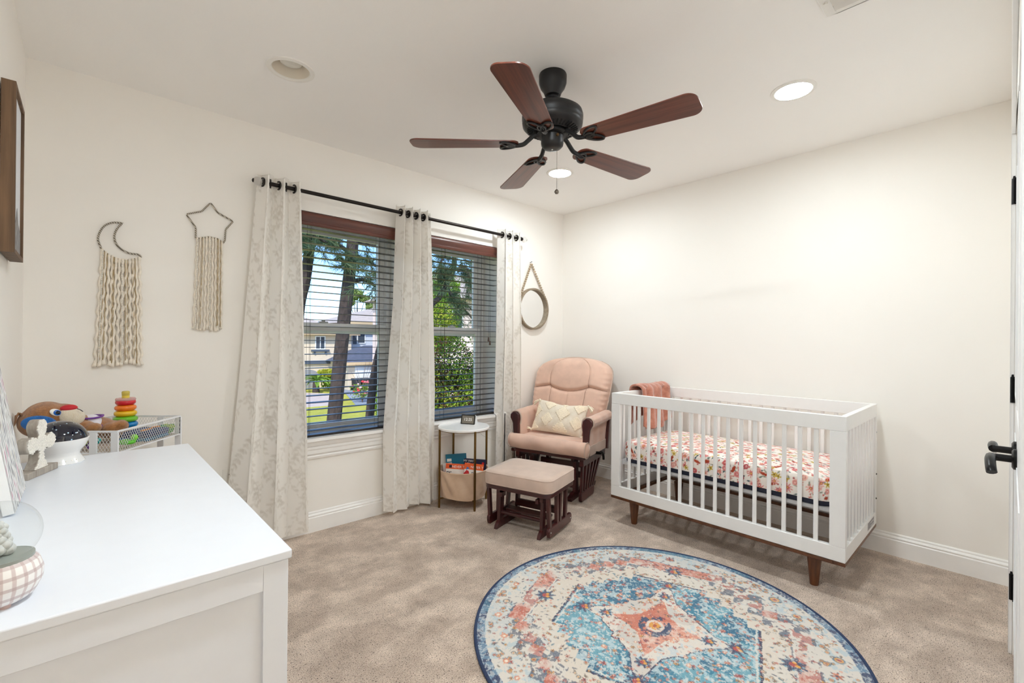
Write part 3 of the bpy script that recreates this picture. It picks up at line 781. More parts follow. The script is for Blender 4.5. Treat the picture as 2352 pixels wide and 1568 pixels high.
# ================================================================== RUG
RC = (1.772, 1.013); RR = .758
px = .0024; S = 2*RR+.02; cr = Canvas(S, S, px, (222, 214, 203))
u0, v0 = cr.X-S/2, cr.Y-S/2; ra = math.radians(20)
gu, gv = np.cos(ra)*u0+np.sin(ra)*v0, -np.sin(ra)*u0+np.cos(ra)*v0      # gu along the 20 degree axis
r = np.hypot(u0, v0); A = cr.a
def fbm(scale, octs=4, seed=0):
    g = np.random.default_rng(seed); out = np.zeros_like(u0); amp = 1
    for o_ in range(octs):
        n = int(scale*2**o_)+2; gr = g.random((n, n)).astype(np.float32)
        xi = (u0/S+.5).clip(0, .9999)*(n-1.001); yi = (v0/S+.5).clip(0, .9999)*(n-1.001)
        x0, y0 = xi.astype(int), yi.astype(int); fx, fy = xi-x0, yi-y0; fx, fy = fx*fx*(3-2*fx), fy*fy*(3-2*fy)
        out += amp*((gr[y0, x0]*(1-fx)+gr[y0, x0+1]*fx)*(1-fy)+(gr[y0+1, x0]*(1-fx)+gr[y0+1, x0+1]*fx)*fy); amp *= .55
    return (out-out.min())/(out.max()-out.min())
n1, n2, n3 = fbm(8, 5, 1), fbm(60, 4, 2), fbm(190, 2, 3)
def fill(mask, col, op=1.0):
    mm = (mask*op)[..., None] if not isinstance(op, np.ndarray) else (mask*op)[..., None]
    A[:] = A*(1-mm)+np.array(lin(col)[:3], np.float32)*mm
jit = (n2-.5)*.012
qs = .058
su, sv = np.abs(gu)+jit, np.abs(gv)+jit*.7
qu, qv = np.floor(su/qs)*qs, np.floor(sv/qs)*qs
step = np.maximum(qu*.80+qv*.80, np.maximum(su, sv)*1.02)
# outer field -> coral stepped band -> cream -> teal -> star
fill((r < RR), (220, 214, 205)); fill((r < RR)*(n1 > .52), (206, 209, 208), .8); fill((r < RR)*(n2 > .60), (178, 200, 208), .7)
band = (step > .52)*(step < .60)*(r < .715); fill(band, (212, 122, 96), .8*np.clip((n1-.40)*5, 0, 1)); fill(band*(n2 > .55), (190, 86, 62), .7)
for lv, cc in ((.60, (52, 62, 96)), (.52, (232, 226, 218)), (.512, (64, 70, 98))):
    fill((abs(step-lv) < .0045)*(r < .72)*(n2 > .46), cc, .75)
cream = (step <= .51); fill(cream, (222, 212, 199)); fill(cream*(n1 > .55), (222, 216, 206), .8)
teal = (step <= .40); fill(teal, (48, 130, 160)); fill(teal*(n1 > .55), (122, 180, 196), .7); fill(teal*(n1 < .42), (24, 98, 134), .75); fill(teal*(n2 > .60), (196, 216, 220), .75); fill(teal*(n3 > .62), (210, 222, 222), .55)
fill((abs(step-.402) < .005)*(n2 > .3), (46, 56, 92)); fill((abs(step-.388) < .004), (226, 224, 216), .8)
rs = np.hypot(gu/.36, gv/.31)
def rh(a, b_, w_=0): return np.abs(gu)/(a+w_)+np.abs(gv)/(b_+w_)+jit*3 < 1
def starm(w_=0): return rh(.385, .125, w_) | rh(.125, .335, w_) | (np.abs(gu)+np.abs(gv)+jit*2 < .265+w_) | ((np.abs(gu) < .150+w_*.8+jit) & (np.abs(gv) < .140+w_*.8+jit))
star, star2 = starm(.008), starm(0)
fill(star, (54, 62, 96)); fill(star2, (226, 218, 208)); fill(star2*(n2 > .56), (196, 210, 216), .7); fill(star2*(n1 < .42), (206, 198, 190), .7)
core = rh(.215, .085) | rh(.085, .185) | (np.abs(gu)+np.abs(gv)+jit*2 < .135); fill(core, (220, 142, 118), .9); fill(core*(n2 > .58), (232, 196, 180), .7); fill(core*(n1 < .40), (196, 98, 74), .7)
fill((abs(rs-.17) < .045)*(n2 > .42), (58, 74, 108)); fill(rs < .115, (226, 214, 204)); fill(rs < .075, (226, 158, 60)); fill(rs < .03, (180, 80, 50))
def motif(x, y, s, kind, R=R):
    a = R.uniform(0, 6)
    if kind == 0:
        cr.flower(x, y, s*1.25, (46, 54, 84), None, 6, a, .85); cr.flower(x, y, s, R.choice([(224, 156, 62), (214, 122, 84), (196, 84, 66)]), (58, 66, 96), 6, a, .95)
    elif kind == 1:
        cr.ring(x, y, s, s*.5, (58, 110, 140), .8); cr.ring(x, y, s*.7, s*.4, (226, 160, 66), .9); cr.dot(x, y, s*.42, (176, 64, 52), .9)
    elif kind == 2: cr.dot(x, y, s*.6, R.choice([(200, 96, 76), (214, 128, 100), (186, 78, 62)]), .85); cr.dot(x, y, s*.22, (240, 225, 205), .8)
    elif kind == 3: cr.flower(x, y, s, (238, 176, 132), (240, 238, 226), 8, a, .85); cr.ring(x, y, s*.6, s*.25, (214, 120, 90), .8)
    elif kind == 4: cr.leaf(x, y, s*2.2, s*.9, R.choice([(52, 60, 90), (92, 74, 60), (60, 118, 142)]), a, .8)
    elif kind == 5: cr.ring(x, y, s*.75, s*.35, (70, 54, 48), .75); cr.dot(x, y, s*.4, (222, 156, 70), .85)
R = random.Random(11)
for _ in range(3600):
    x, y = R.uniform(0, S), R.uniform(0, S); i, j = int(x/px), int(y/px); rr_ = r[j, i]; s_ = step[j, i]
    if rr_ > .70: continue
    if star[j, i]: kd, s = R.choice([0, 2, 2, 4, 3]), R.uniform(.006, .011)
    elif s_ < .40: kd, s = R.choice([2, 2, 2, 3, 0, 4]), R.uniform(.005, .012)
    elif s_ < .51: kd, s = R.choice([5, 5, 4, 2, 4, 0]), R.uniform(.006, .010)
    elif s_ < .60: kd, s = R.choice([2, 4, 4, 0]), R.uniform(.005, .009)
    else: kd, s = R.choice([0, 1, 2, 4, 4, 5]), R.uniform(.005, .011)
    motif(x, y, s, kd)
for k_ in range(30):
    a = 2*PI*k_/30+R.uniform(-.05, .05); q_ = R.uniform(.635, .675); motif(S/2+q_*math.cos(a), S/2+q_*math.sin(a), R.uniform(.013, .022), R.choice([0, 1, 0, 3, 5])); 
for su_, sv_, sz in ((.36, 0, .045), (-.36, 0, .045), (0, .31, .045), (0, -.31, .045), (.25, 0, .034), (-.25, 0, .034), (0, .21, .034), (0, -.21, .034), (.52, 0, .05), (-.52, 0, .05), (0, .5, .05), (0, -.5, .05)):
    x, y = S/2+math.cos(ra)*su_-math.sin(ra)*sv_, S/2+math.sin(ra)*su_+math.cos(ra)*sv_
    cr.flower(x, y, sz, (50, 62, 98), None, 8, 0, .95); cr.flower(x, y, sz*.78, (96, 160, 186), None, 8, .3, .9); cr.ring(x, y, sz*.42, sz*.3, (60, 60, 96), .9); cr.dot(x, y, sz*.3, (182, 70, 66)); cr.dot(x, y-sz*.3, sz*.18, (228, 164, 62)); cr.dot(x+sz*.3, y, sz*.14, (228, 164, 62))
edge = (r > .715); fill(edge, (48, 66, 104)); fill(edge*(n2 > .52), (112, 148, 176), .8); fill(edge*(n3 > .6), (206, 212, 214), .6); fill(edge*(n1 > .62), (40, 120, 150), .6)
fill((n3 > .66)*(r < .71)*(n1 > .4), (230, 225, 217), .40)
fill((n3 < .22)*(r < .71)*(n2 < .5), (70, 96, 120), .30)
N_ = 440; g = np.linspace(-RR, RR, N_); gx, gy = np.meshgrid(g, g); rad = np.hypot(gx, gy); lim = RR-.001
sc_ = np.where(rad > lim, lim/np.maximum(rad, 1e-6), 1); vx, vy = gx*sc_, gy*sc_
zz = .0085+.0012*np.sin(vx*9)*np.sin(vy*7)
idx = np.arange(N_*N_).reshape(N_, N_); q = np.stack([idx[:-1, :-1], idx[:-1, 1:], idx[1:, 1:], idx[1:, :-1]], -1).reshape(-1, 4)
keep = (rad.ravel()[q] < lim+.002).sum(1) >= 2; q = q[keep]; used = np.unique(q); rm = -np.ones(N_*N_, int); rm[used] = np.arange(len(used)); q = rm[q]
V = np.stack([vx.ravel(), vy.ravel(), zz.ravel()], -1)[used]
me = bpy.data.meshes.new('pile'); me.from_pydata(V.tolist(), [], q.tolist()); me.polygons.foreach_set('use_smooth', [True]*len(q))
paint(me, cr.sample(V[:, 0]+S/2, V[:, 1]+S/2)); me.materials.append(printed('rug_pile', .95, 0, .3, 0, .22, (226, 219, 208), 240))
t = thing('round_rug', 'round distressed rug in teal, coral and cream with navy edge', 'rug', (*RC, 0))
o = bpy.data.objects.new('pile', me); C.objects.link(o); o.parent = t
MB().lathe([(RR-.010, .001), (RR-.001, .001), (RR+.003, .004), (RR+.002, .010), (RR-.005, .0115), (RR-.010, .0085)], 160, closed=True).build('binding', plain('rug_binding', (44, 60, 92), .85, var=.2, vscale=120, bump=.3, bscale=400), t, smooth=True, angle=180)
# ================================================================== GLIDER CHAIR
M_CHERRY = wood('cherry_wood', (44, 14, 16), (84, 28, 28), .3, 2, .8, coat=.3); M_CHERRYX = wood('cherry_wood_rails', (44, 14, 16), (84, 28, 28), .3, 0, .8, coat=.3)
def suede(name, col, var=.10):
    k = N(name); v = k.coord('Object'); c = lin(col); f = k.noise(v, 7, 3, .6)
    k.base(k.ramp(f, [(.3, tuple(x*(1-var) for x in c[:3])+(1,)), (.7, tuple(min(1, x*(1+var)) for x in c[:3])+(1,))]))
    k.set(Roughness=.85, Sheen_Weight=.5, Sheen_Roughness=.4, Specular_IOR_Level=.15); k.bump(k.noise(v, 500, 2), .15, .001); return k.m
M_SUEDE = suede('peach_suede', (216, 182, 164)); M_SUEDE2 = suede('beige_suede', (202, 180, 166)); M_SEAM = plain('seam_brown', (128, 96, 80), .9)
CR = math.radians(-73.5)
ch = thing('glider_chair', 'peach padded glider chair with dark cherry wood frame in the corner', 'chair', (2.876, 2.50, 0), CR)
# base: two runners, cross rails
for s in (-1, 1):
    MB().prism([(-.25, 0), (.25, 0), (.27, .03), (.20, .055), (-.20, .055), (-.27, .03)], -.016, .016, T(s*.185, 0, 0) @ RZ(PI/2) @ RX(PI/2)).build('base_runner', M_CHERRYX, ch, bevel=.003)
    for y in (-.14, .14): MB().box((s*.185-.014, y-.025, .05), (s*.185+.014, y+.025, .30)).build('base_post', M_CHERRY, ch, bevel=.003)
    MB().box((s*.185-.014, -.20, .285), (s*.185+.014, .20, .325)).build('pivot_beam', M_CHERRYX, ch, bevel=.003)
for y in (-.14, .14): MB().box((-.185, y-.012, .075), (.185, y+.012, .125)).build('cross_rail', M_CHERRYX, ch, bevel=.002)
MB().box((-.185, -.010, .20), (.185, .010, .24)).build('cross_rail', M_CHERRYX, ch, bevel=.002)
# hanging sides: bottom rail + slats up to the seat frame
sl = None
for s in (-1, 1):
    MB().prism([(-.235, .025), (-.225, .005), (.015, .005), (.03, .025), (.03, .06), (.02, .075), (-.225, .075), (-.235, .06)], -.013, .013, T(s*.262, 0, 0) @ RZ(PI/2) @ RX(PI/2)).build('side_rail', M_CHERRYX, ch, bevel=.004)
    for i in range(6):
        y0 = -.205+i*.043; y1 = -.225+i*.080
        MB().beam((s*.262, y0, .07), (s*.275, y1, .315), .018, .024, (0, 1, 0)).build('side_slat', M_CHERRY, ch)
    MB().box((s*.275-.016, -.245, .275), (s*.275+.016, .235, .33)).build('side_beam', M_CHERRYX, ch, bevel=.003)
MB().prism(rrect(.615, .56, .035, 5), .328, .362, T(0, .01, 0)).build('seat_frame', M_CHERRYX, ch, bevel=.004)
MB().box((-.325, -.262, .322), (-.29, -.20, .345)).build('frame_lug', M_CHERRYX, ch, bevel=.002)
# seat cushion: body + rolled front
MB().box((-.27, -.20, .36), (.27, .20, .455)).build('seat_cushion', M_SUEDE, ch, bevel=.03, seg=4)
def roll(u, v):
    a = 2*PI*u; x = -.345+.69*v; e = min(1, min(v, 1-v)/.045); r = max(.02, math.sqrt(max(0, 1-(1-e)**2)))
    pu = .004*math.sin(x*22)*math.sin(a*2)
    return (x, -.262+(.052*r+pu)*math.cos(a), .408+(.056*r+pu)*math.sin(a)-.012*x)
fr_ = MB().grid(roll, 28, 60, cu=True).build('seat_roll', M_SUEDE, ch, smooth=True, angle=180)
for s in (-1, 1):
    MB().tube([(s*.325, -.262+.054*math.cos(a), .408+.058*math.sin(a)-.012*s*.325) for a in [2*PI*i/28 for i in range(28)]], .0035, 6, True).build('piping', M_SUEDE2, fr_, smooth=True)
# arms
for s in (-1, 1):
    def arm(u, v, s=s):
        # section: scroll top then panel down; v runs along the arm
        y = -.205+.40*v; a = u
        P = [(.262, .40), (.266, .46), (.270, .53), (.272, .575), (.282, .618), (.305, .640), (.335, .642), (.360, .625), (.368, .598), (.356, .572), (.334, .560), (.322, .545), (.318, .48), (.316, .40)]
        q = a*(len(P)-1); i = min(int(q), len(P)-2); f = q-i
        x = P[i][0]*(1-f)+P[i+1][0]*f; z = P[i][1]*(1-f)+P[i+1][1]*f
        e = min(1, min(v+.02, 1-v+.02)/.06); k = .90+.10*math.sqrt(max(0, 1-(1-e)**2))
        pu = .003*math.sin(v*19)*math.sin(a*9)
        cx, cz = .315, .53
        return (s*(cx+(x-cx)*k+pu), y, cz+(z-cz)*k+.01*v)
    mb = MB().grid(arm, 40, 22)
    nv = 22; mb.f.append(tuple(i*nv for i in range(40))); mb.f.append(tuple(i*nv+nv-1 for i in range(39, -1, -1)))
    mb.build('arm_pad', M_SUEDE, ch, smooth=True, angle=60)
    P = [(.268, .375), (.276, .46), (.276, .53), (.270, .575), (.276, .612), (.300, .632), (.330, .632), (.352, .612), (.354, .585), (.340, .562), (.330, .54), (.326, .48), (.318, .41), (.298, .375)]
    MB().prism([(s*x, z) for x, z in P][::s], -.014, .014, T(0, -.218, 0) @ RX(PI/2)).build('arm_front', M_CHERRY, ch, bevel=.006, seg=3)
    MB().tube(catmull([(s*(x if x > .31 else x-.006), -.210, z+.004) for x, z in P[2:11]], 4), .006, 6).build('arm_piping', M_SUEDE2, ch, smooth=True)
    MB().beam((s*.322, .17, .34), (s*.330, .21, .60), .028, .035, (0, 1, 0)).build('rear_post', M_CHERRY, ch, bevel=.003)
    MB().box((s*.316-.006, -.19, .345), (s*.316+.006, .16, .42)).build('arm_skirt', M_SUEDE2, ch, bevel=.003)
# back cushion: puffed, seamed
BW = .355
def prof(v):   # half width
    if v < .72: return .305+.05*math.sin(min(1, v/.72)*PI/2)
    k = (v-.72)/.28; return .355*(max(0, 1-k**2.9))**(1/2.3)
def seam_v(u): return .545+.20*min(abs(u), .52)**2*1.2 - (0 if abs(u) < .52 else .10*(abs(u)-.52))
def back(u, v, side=1):
    w = u*2-1; x = w*prof(v)-.034; z = .445+.62*v; y = .135+.20*v+.05*v*v
    e = 1-abs(w); ed = math.sqrt(max(0, 1-(1-min(1, e/.16))**2)); tp = math.sqrt(max(0, 1-(1-min(1, (1-v)/.10))**2))
    th = .085*min(ed, tp)
    sv = seam_v(w); g = lambda d, s: math.exp(-(d/s)**2)
    head = .022*max(0, math.sin(PI*min(1, max(0, (v-sv)/(1.02-sv)))))*math.exp(-(w/.75)**4) if v > sv else 0
    th += head
    th -= .030*g(v-sv, .022)*min(1, e/.2)
    sx = .50+.04*(v-.5)
    if v > sv-.02: th -= .014*(g(w-sx, .022)+g(w+sx, .022))
    else: th -= .010*(g(w, .018)+g(w-.46, .018)+g(w+.46, .018))
    th -= .010*abs(math.sin(v*46+4*w))*math.exp(-(e/.12)**2)
    return (x, y-side*th*.9 if side > 0 else y+.03, z)
MB().grid(lambda u, v: back(u, v, 1), 90, 90).build('back_cushion', M_SUEDE, ch, smooth=True, angle=180)
MB().grid(lambda u, v: back(u, v, -1), 24, 24).build('back_shell', M_SUEDE2, ch, smooth=True, angle=180)
def seam_line(pts, nm='seam'):
    P = []
    for w, v in pts:
        x, y, z = back((w+1)/2, v, 1); P.append((x, y-.0012, z))
    MB().tube(P, .0013, 5).build(nm, M_SEAM, ch)
seam_line([(w, seam_v(w)+.0) for w in np.linspace(-.97, .97, 60)])
for s in (-1, 1): seam_line([(s*(.50+.04*(v-.5)), v) for v in np.linspace(seam_v(.5), .95, 24)])
for w in (-.46, 0, .46): seam_line([(w, v) for v in np.linspace(.05, seam_v(w)-.01, 16)])
pr = []
for i in range(120):
    v = i/119*2
    w, vv = (-1, v) if v <= .72 else ((1, 2-v) if v >= 1.28 else (None, None))
    if w is None:
        f = (v-.72)/.56; ang = PI*(1-f); vv = .72+.28*math.sin(ang)**.8; hw = prof(min(vv, .9999)); w = math.cos(ang)
        w = max(-1, min(1, (w*.355)/max(hw, 1e-3))); 
        x = w*prof(min(vv, .9995)); pr.append((x-.034, .135+.20*vv+.05*vv*vv+.004, .445+.62*vv)); continue
    pr.append((w*prof(vv)-.034, .135+.20*vv+.05*vv*vv+.004, .445+.62*vv))
MB().tube(pr, .006, 6).build('back_piping', M_SUEDE2, ch, smooth=True)
for s in (-1, 1): MB().beam((s*.20, .19, .34), (s*.22, .36, .92), .035, .022, (0, 1, 0)).build('back_stile', M_CHERRY, ch)
# recline lever on the right side
lv = MB().beam((.27, -.06, .345), (.365, -.06, .352), .016, .022).build('lever_arm', M_BLACK, ch, bevel=.003)
MB().tube(catmull([(.362, -.10, .362), (.372, -.085, .366), (.376, -.06, .350), (.374, -.04, .315), (.372, -.035, .30)], 5), [.009]*21, 8).build('lever_grip', M_BLACK, lv, smooth=True)
# ------------------------------------------------------------------ lumbar pillow
k = N('cream_weave'); v = k.coord('Object', (420, 60, 420)); wv = k.n('TexWave'); wv.bands_direction = 'X'; wv.inputs['Scale'].default_value = .35; k.l(v, wv.inputs[0])
k.base(k.ramp(k.noise(k.coord('Object'), 30), [(.3, lin((232, 219, 198))), (.7, lin((244, 235, 219)))])); k.set(Roughness=.95, Sheen_Weight=.2, Specular_IOR_Level=.1); k.bump(wv.outputs[1], .5, .002); M_CREAM = k.m
M_CREAM2 = plain('cream_yarn', (242, 230, 208), .95, var=.06, vscale=60, spec=.1)
PM = Matrix.Translation((2.876, 2.50, 0)) @ RZ(CR) @ T(-.015, -.085, .462) @ RZ(.05) @ RY(.06) @ RX(math.radians(-30))
pil = thing('lumbar_pillow', 'cream lumbar pillow with tufted diamonds leaning on the glider seat', 'pillow', PM.translation)
pil.rotation_euler = PM.to_euler()
PWd, PHt = .44, .275
def pz(a, b_): return .058*max(0, (1-abs(a)**3.2))**.75*max(0, (1-abs(b_)**3.2))**.75+.003
def pil_f(u, v, s):
    a, b_ = u*2-1, v*2-1; sh = 1-.05*(1-abs(b_)**2)*abs(a)**6 - 0
    dip = -.018*math.exp(-((a-.05)/.5)**2)*(b_ > 0)*b_**2
    return (a*PWd/2*(1-.04*(1-b_*b_)), -s*pz(a, b_), PHt/2+b_*PHt/2*(1-.05*(1-a*a))+dip)
MB().grid(lambda u, v: pil_f(u, v, 1), 60, 44).grid(lambda u, v: pil_f(u, v, -1), 30, 22).build('cover', M_CREAM, pil, smooth=True, angle=180)
tf = MB(); R = random.Random(2)
for i in range(74):
    for j in range(46):
        a, b_ = -.95+1.9*i/73, -.92+1.84*j/45
        a2, b2 = a+(.012 if j % 2 else 0), b_
        ci = int(math.floor(a2*1.7+.2)); du = abs(((a2*1.7+.2) % 1.0)-.5)*2; dv = abs(((b2*.95+.30+(.5 if ci % 2 else 0)) % 1.0)-.5)*2
        big_ = 1.0 if ci % 2 == 0 else .80
        if du+dv < big_ and not (.93 < du+dv < .97):
            p = Vector(pil_f((a2+1)/2, (b2+1)/2, 1)); s = R.uniform(.0044, .0062)
            tf.sphere((p.x, p.y-.002, p.z), s, 6, 4, (1.25, .9, .85))
o = tf.build('tufted_diamonds', M_CREAM2, pil, smooth=True, fix=False); o['kind'] = 'stuff'
for sx, sz in ((-1, -1), (-1, 1), (1, -1), (1, 1)):
    c0 = Vector((sx*PWd/2*.98, 0, PHt/2+sz*PHt/2*.97)); mb = MB().sphere(c0, .010, 10, 7)
    for i in range(14):
        a = R.uniform(0, 6.28); d = Vector((sx*R.uniform(.03, .05), R.uniform(-.014, .014), -.02-R.uniform(0, .03) if sz > 0 else R.uniform(-.004, .014)))
        mb.tube([c0, c0+d*.5+Vector((0, 0, .006)), c0+d], [.0045, .005, .004], 5)
    mb.build('tassel', M_CREAM2, pil, smooth=True)
# ================================================================== OTTOMAN
ot = thing('glider_ottoman', 'beige cushioned ottoman on a dark cherry gliding base', 'ottoman', (2.15, 2.137, 0), CR)
for s in (-1, 1):
    MB().prism([(-.178, 0), (.15, 0), (.165, .02), (.15, .045), (-.11, .050), (-.145, .045), (-.17, .022)], -.012, .012, T(s*.155, 0, 0) @ RZ(PI/2) @ RX(PI/2)).build('base_runner', M_CHERRYX, ot, bevel=.003)
    for y in (-.125, .105): MB().beam((s*.155, y, .04), (s*.155, y+.012, .235), .022, .034, (0, 1, 0)).build('base_post', M_CHERRY, ot, bevel=.002)
    MB().box((s*.155-.012, -.145, .215), (s*.155+.012, .14, .245)).build('pivot_beam', M_CHERRYX, ot, bevel=.002)
    MB().box((s*.130-.010, -.155, .205), (s*.130+.010, -.105, .235)).build('pivot_block', M_CHERRY, ot, bevel=.002)
    MB().prism([(-.170, .045), (-.160, .018), (.150, .018), (.165, .04), (.165, .065), (.155, .078), (-.160, .078), (-.170, .066)], -.011, .011, T(s*.215, 0, 0) @ RZ(PI/2) @ RX(PI/2)).build('side_rail', M_CHERRYX, ot, bevel=.004)
    for y0, y1 in ((-.145, -.165), (-.045, -.045), (-.005, .0), (.075, .095)):
        MB().beam((s*.215, y0, .075), (s*.213, y1, .262), .020, .026, (0, 1, 0)).build('side_slat', M_CHERRY, ot)
    for y in (-.15, .14): MB().cyl((s*.227, y, .05), (s*.229, y, .05), .004, n=8).build('bolt', M_LOCK, ot)
MB().cyl((-.155, -.115, .095), (.155, -.115, .095), .012, n=14).build('front_dowel', M_CHERRYX, ot, smooth=True)
MB().box((-.155, -.05, .082), (.155, .02, .098)).build('cross_board', M_CHERRYX, ot, bevel=.002)
MB().box((-.155, .09, .075), (.155, .115, .12)).build('cross_rail', M_CHERRYX, ot, bevel=.002)
MB().prism(rrect(.475, .395, .05, 6), .262, .288).build('seat_frame', M_CHERRYX, ot, bevel=.004)
cu = cushion(.485, .405, .082, .055, .012, edge=.30).build('cushion', M_SUEDE2, ot, smooth=True, angle=180, loc=(0, 0, .288))
for z in (.008, .0775): MB().tube([(x, y, z) for x, y in rrect(.482, .402, .055, 8)], .0032, 6, True).build('piping', M_SUEDE2, cu, smooth=True)
# ================================================================== SIDE TABLE
M_BRASS = plain('antique_brass', (120, 92, 50), .35, .85, var=.08)
tb = thing('side_table', 'round white side table with brass legs and a cloth basket', 'side table', (2.07, 2.756, 0), math.radians(-12))
MB().lathe([(.0001, .556), (.186, .556), (.190, .560), (.190, .572), (.187, .575), (.0001, .575)], 64).build('table_top', plain('white_melamine', (244, 244, 244), .2, var=.01), tb, smooth=True)
for i in range(4):
    a = i*PI/2; MB().box((.184, -.0065, 0), (.197, .0065, .562), RZ(a)).build('leg', M_BRASS, tb, bevel=.0012)
    MB().beam((0, 0, .066), (.187*math.cos(a), .187*math.sin(a), .066), .010, .008).build('stretcher', M_BRASS, tb)
MB().lathe([(.178, .552), (.184, .552), (.184, .557), (.178, .557)], 48, closed=True).build('top_ring', M_BRASS, tb, smooth=True)
k = N('basket_cloth'); v = k.coord('Object'); k.base(k.ramp(k.noise(v, 9, 3), [(.3, lin((196, 166, 140))), (.7, lin((218, 190, 164)))])); k.set(Roughness=.85, Sheen_Weight=.2); k.bump(k.noise(v, 420, 2), .3, .002); M_CLOTH = k.m
def bsk(u, v):
    a = 2*PI*u; z = .072+.192*v; r = .163+.019*v
    fold = .010*math.sin(a*6+4*v+1.6*math.sin(a*2))*(.6+.4*math.sin(a*3+2))*(1-abs(2*v-1)**3)+.005*math.sin(a*13+7*v)*(1-v)*v*3
    return ((r+fold)*math.cos(a), (r+fold)*math.sin(a), z-.006*math.sin(3*a)*(1-v))
mb = MB().grid(bsk, 120, 24, cu=True); mb.f.append(tuple(i*24 for i in range(119, -1, -1)))
bo = mb.build('fabric_basket', M_CLOTH, tb, smooth=True, solid=.004, angle=60)
MB().tube([(.182*math.cos(2*PI*i/60), .182*math.sin(2*PI*i/60), .264) for i in range(60)], .0045, 8, True).build('basket_hem', M_CLOTH, bo, smooth=True)
# ------------------------------------------------------------------ smart clock
ck = thing('smart_clock', 'small white wedge clock with dark screen reading 12:25', 'clock', (2.155, 2.80, .575), math.radians(-60))
MB().prism([(-.032, 0), (.040, 0), (-.004, .068), (-.012, .070), (-.016, .066)], -.056, .056, RZ(PI/2) @ RX(PI/2)).build('body', plain('clock_fabric', (222, 226, 228), .8, var=.04, vscale=200, bump=.2, bscale=600), ck, bevel=.004, seg=3)
tl = math.atan2(.016, .066); SM = T(0, -.0254, .034) @ RX(PI/2-tl)
fa = MB().prism(rrect(.116, .076, .010), -.001, .003, SM).build('bezel', plain('clock_bezel', (44, 42, 38), .25), ck, bevel=.0015)
MB().prism(rrect(.094, .056, .003), .003, .0034, SM).build('screen', plain('clock_screen', (128, 120, 108), .15, var=.03), fa)
text('digits', '12:25', .030, emit('clock_digits', (236, 236, 232), .25), fa, SM @ T(0, 0, .0036))
# ------------------------------------------------------------------ books in the basket
def book(label, cov, w, h, th, loc, rz, tilt, roll=0, extra=None):
    t = thing('picture_book', label, 'book', loc, 0, 'picture books in the cloth basket')
    t.rotation_euler = (Matrix.Rotation(rz, 3, 'Z') @ Matrix.Rotation(tilt, 3, 'X') @ Matrix.Rotation(roll, 3, 'Y')).to_euler()
    mt = plain('cover_%s' % label.split()[0], cov, .35, var=.03)
    MB().box((-w/2, -th/2, 0), (w/2, -th/2+.0015, h)).box((-w/2, th/2-.0015, 0), (w/2, th/2, h)).box((-w/2, -th/2, 0), (-w/2+.0015, th/2, h)).build('cover', mt, t)
    MB().box((-w/2+.0015, -th/2+.0015, .002), (w/2-.003, th/2-.0015, h-.002)).build('pages', plain('book_pages', (240, 236, 226), .8), t)
    return t
FM = lambda x, y, th: T(x, -th/2-.0004, y) @ RX(PI/2)
M_INKW = plain('ink_white', (244, 242, 236), .5); M_INKR = plain('ink_red', (200, 30, 40), .5); M_INKD = plain('ink_dark', (36, 30, 48), .5); M_INKP = plain('ink_pink', (206, 60, 130), .5); M_INKO = plain('ink_yellow', (240, 180, 60), .5); M_INKB = plain('ink_blue', (60, 120, 190), .5)
BZ = .085; v2 = math.radians(-42)
b1 = book('teal picture book tilted at the back left of the basket', (22, 118, 150), .16, .255, .010, (2.0911, 2.8524, BZ), v2-.12, -.12, -.10)
MB().box((-.070, -.0054, .200), (-.035, -.0051, .222)).build('label_patch', M_INKW, b1)
b2 = book('navy picture book with white Christmas lettering at the back right', (34, 40, 66), .17, .225, .012, (2.1588, 2.7488, BZ), v2-.05, -.10, .05)
text('title', 'MY FIRST', .022, M_INKW, b2, FM(-.045, .208, .012)); text('title', 'Christmas', .046, M_INKW, b2, FM(0, .178, .012), squash=.72)
MB().lathe([(.0001, 0), (.010, 0), (.010, .0004), (.0001, .0004)], 8, FM(.06, .196, .012)).build('star_print', M_INKR, b2)
b3 = book('orange picture book at the front left of the basket', (232, 92, 30), .14, .215, .014, (1.9827, 2.7619, BZ), v2+.02, -.16, .06)
MB().box((-.068, -.0075, .10), (.068, -.0071, .178)).build('title_panel', M_INKW, b3)
text('title', 'NEVER T', .024, M_INKW, b3, FM(.022, .194, .014)); text('title', 'gr', .050, M_INKD, b3, FM(-.045, .152, .0145)); MB().box((-.045, -.0075, .186), (-.025, -.0071, .206)).build('picture_print', M_INKD, b3)
b4 = book('bright orange picture book with a red bird at the front right', (236, 96, 28), .14, .225, .014, (2.0577, 2.6514, BZ), v2-.02, -.16, .10)
MB().box((-.068, -.0075, .115), (.068, -.0071, .182)).build('title_panel', M_INKW, b4)
text('title', 'NEVER T', .024, M_INKW, b4, FM(.022, .200, .014)); text('title', 'por', .042, M_INKD, b4, FM(.015, .158, .0145))
MB().prism([(-.070, .150), (-.052, .176), (-.036, .172), (-.020, .130), (-.040, .118), (-.060, .128)], 0, .0004, T(0, -.0075, 0) @ RX(PI/2)).build('bird_print', M_INKR, b4)
MB().prism([(-.056, .176), (-.050, .200), (-.030, .190)], 0, .0005, T(0, -.0075, 0) @ RX(PI/2)).build('bird_crest', M_INKB, b4)
b5 = book('white speckled book poking up at the far left of the basket', (232, 230, 226), .07, .205, .010, (2.0102, 2.8387, BZ), v2+.1, -.05, -.12)
# ------------------------------------------------------------------ clock cord
co = MB().tube(catmull([(2.19, 2.86, .580), (2.25, 2.93, .560), (2.33, 2.962, .50), (2.43, 2.958, .42), (2.56, 2.945, .36), (2.62, 2.958, .34)], 8), .0018, 6).build('power_cord', plain('cord_white', (226, 222, 214), .5), smooth=True)
tag(co, 'thin white power cord running from the clock along the wall behind the chair', 'cord')
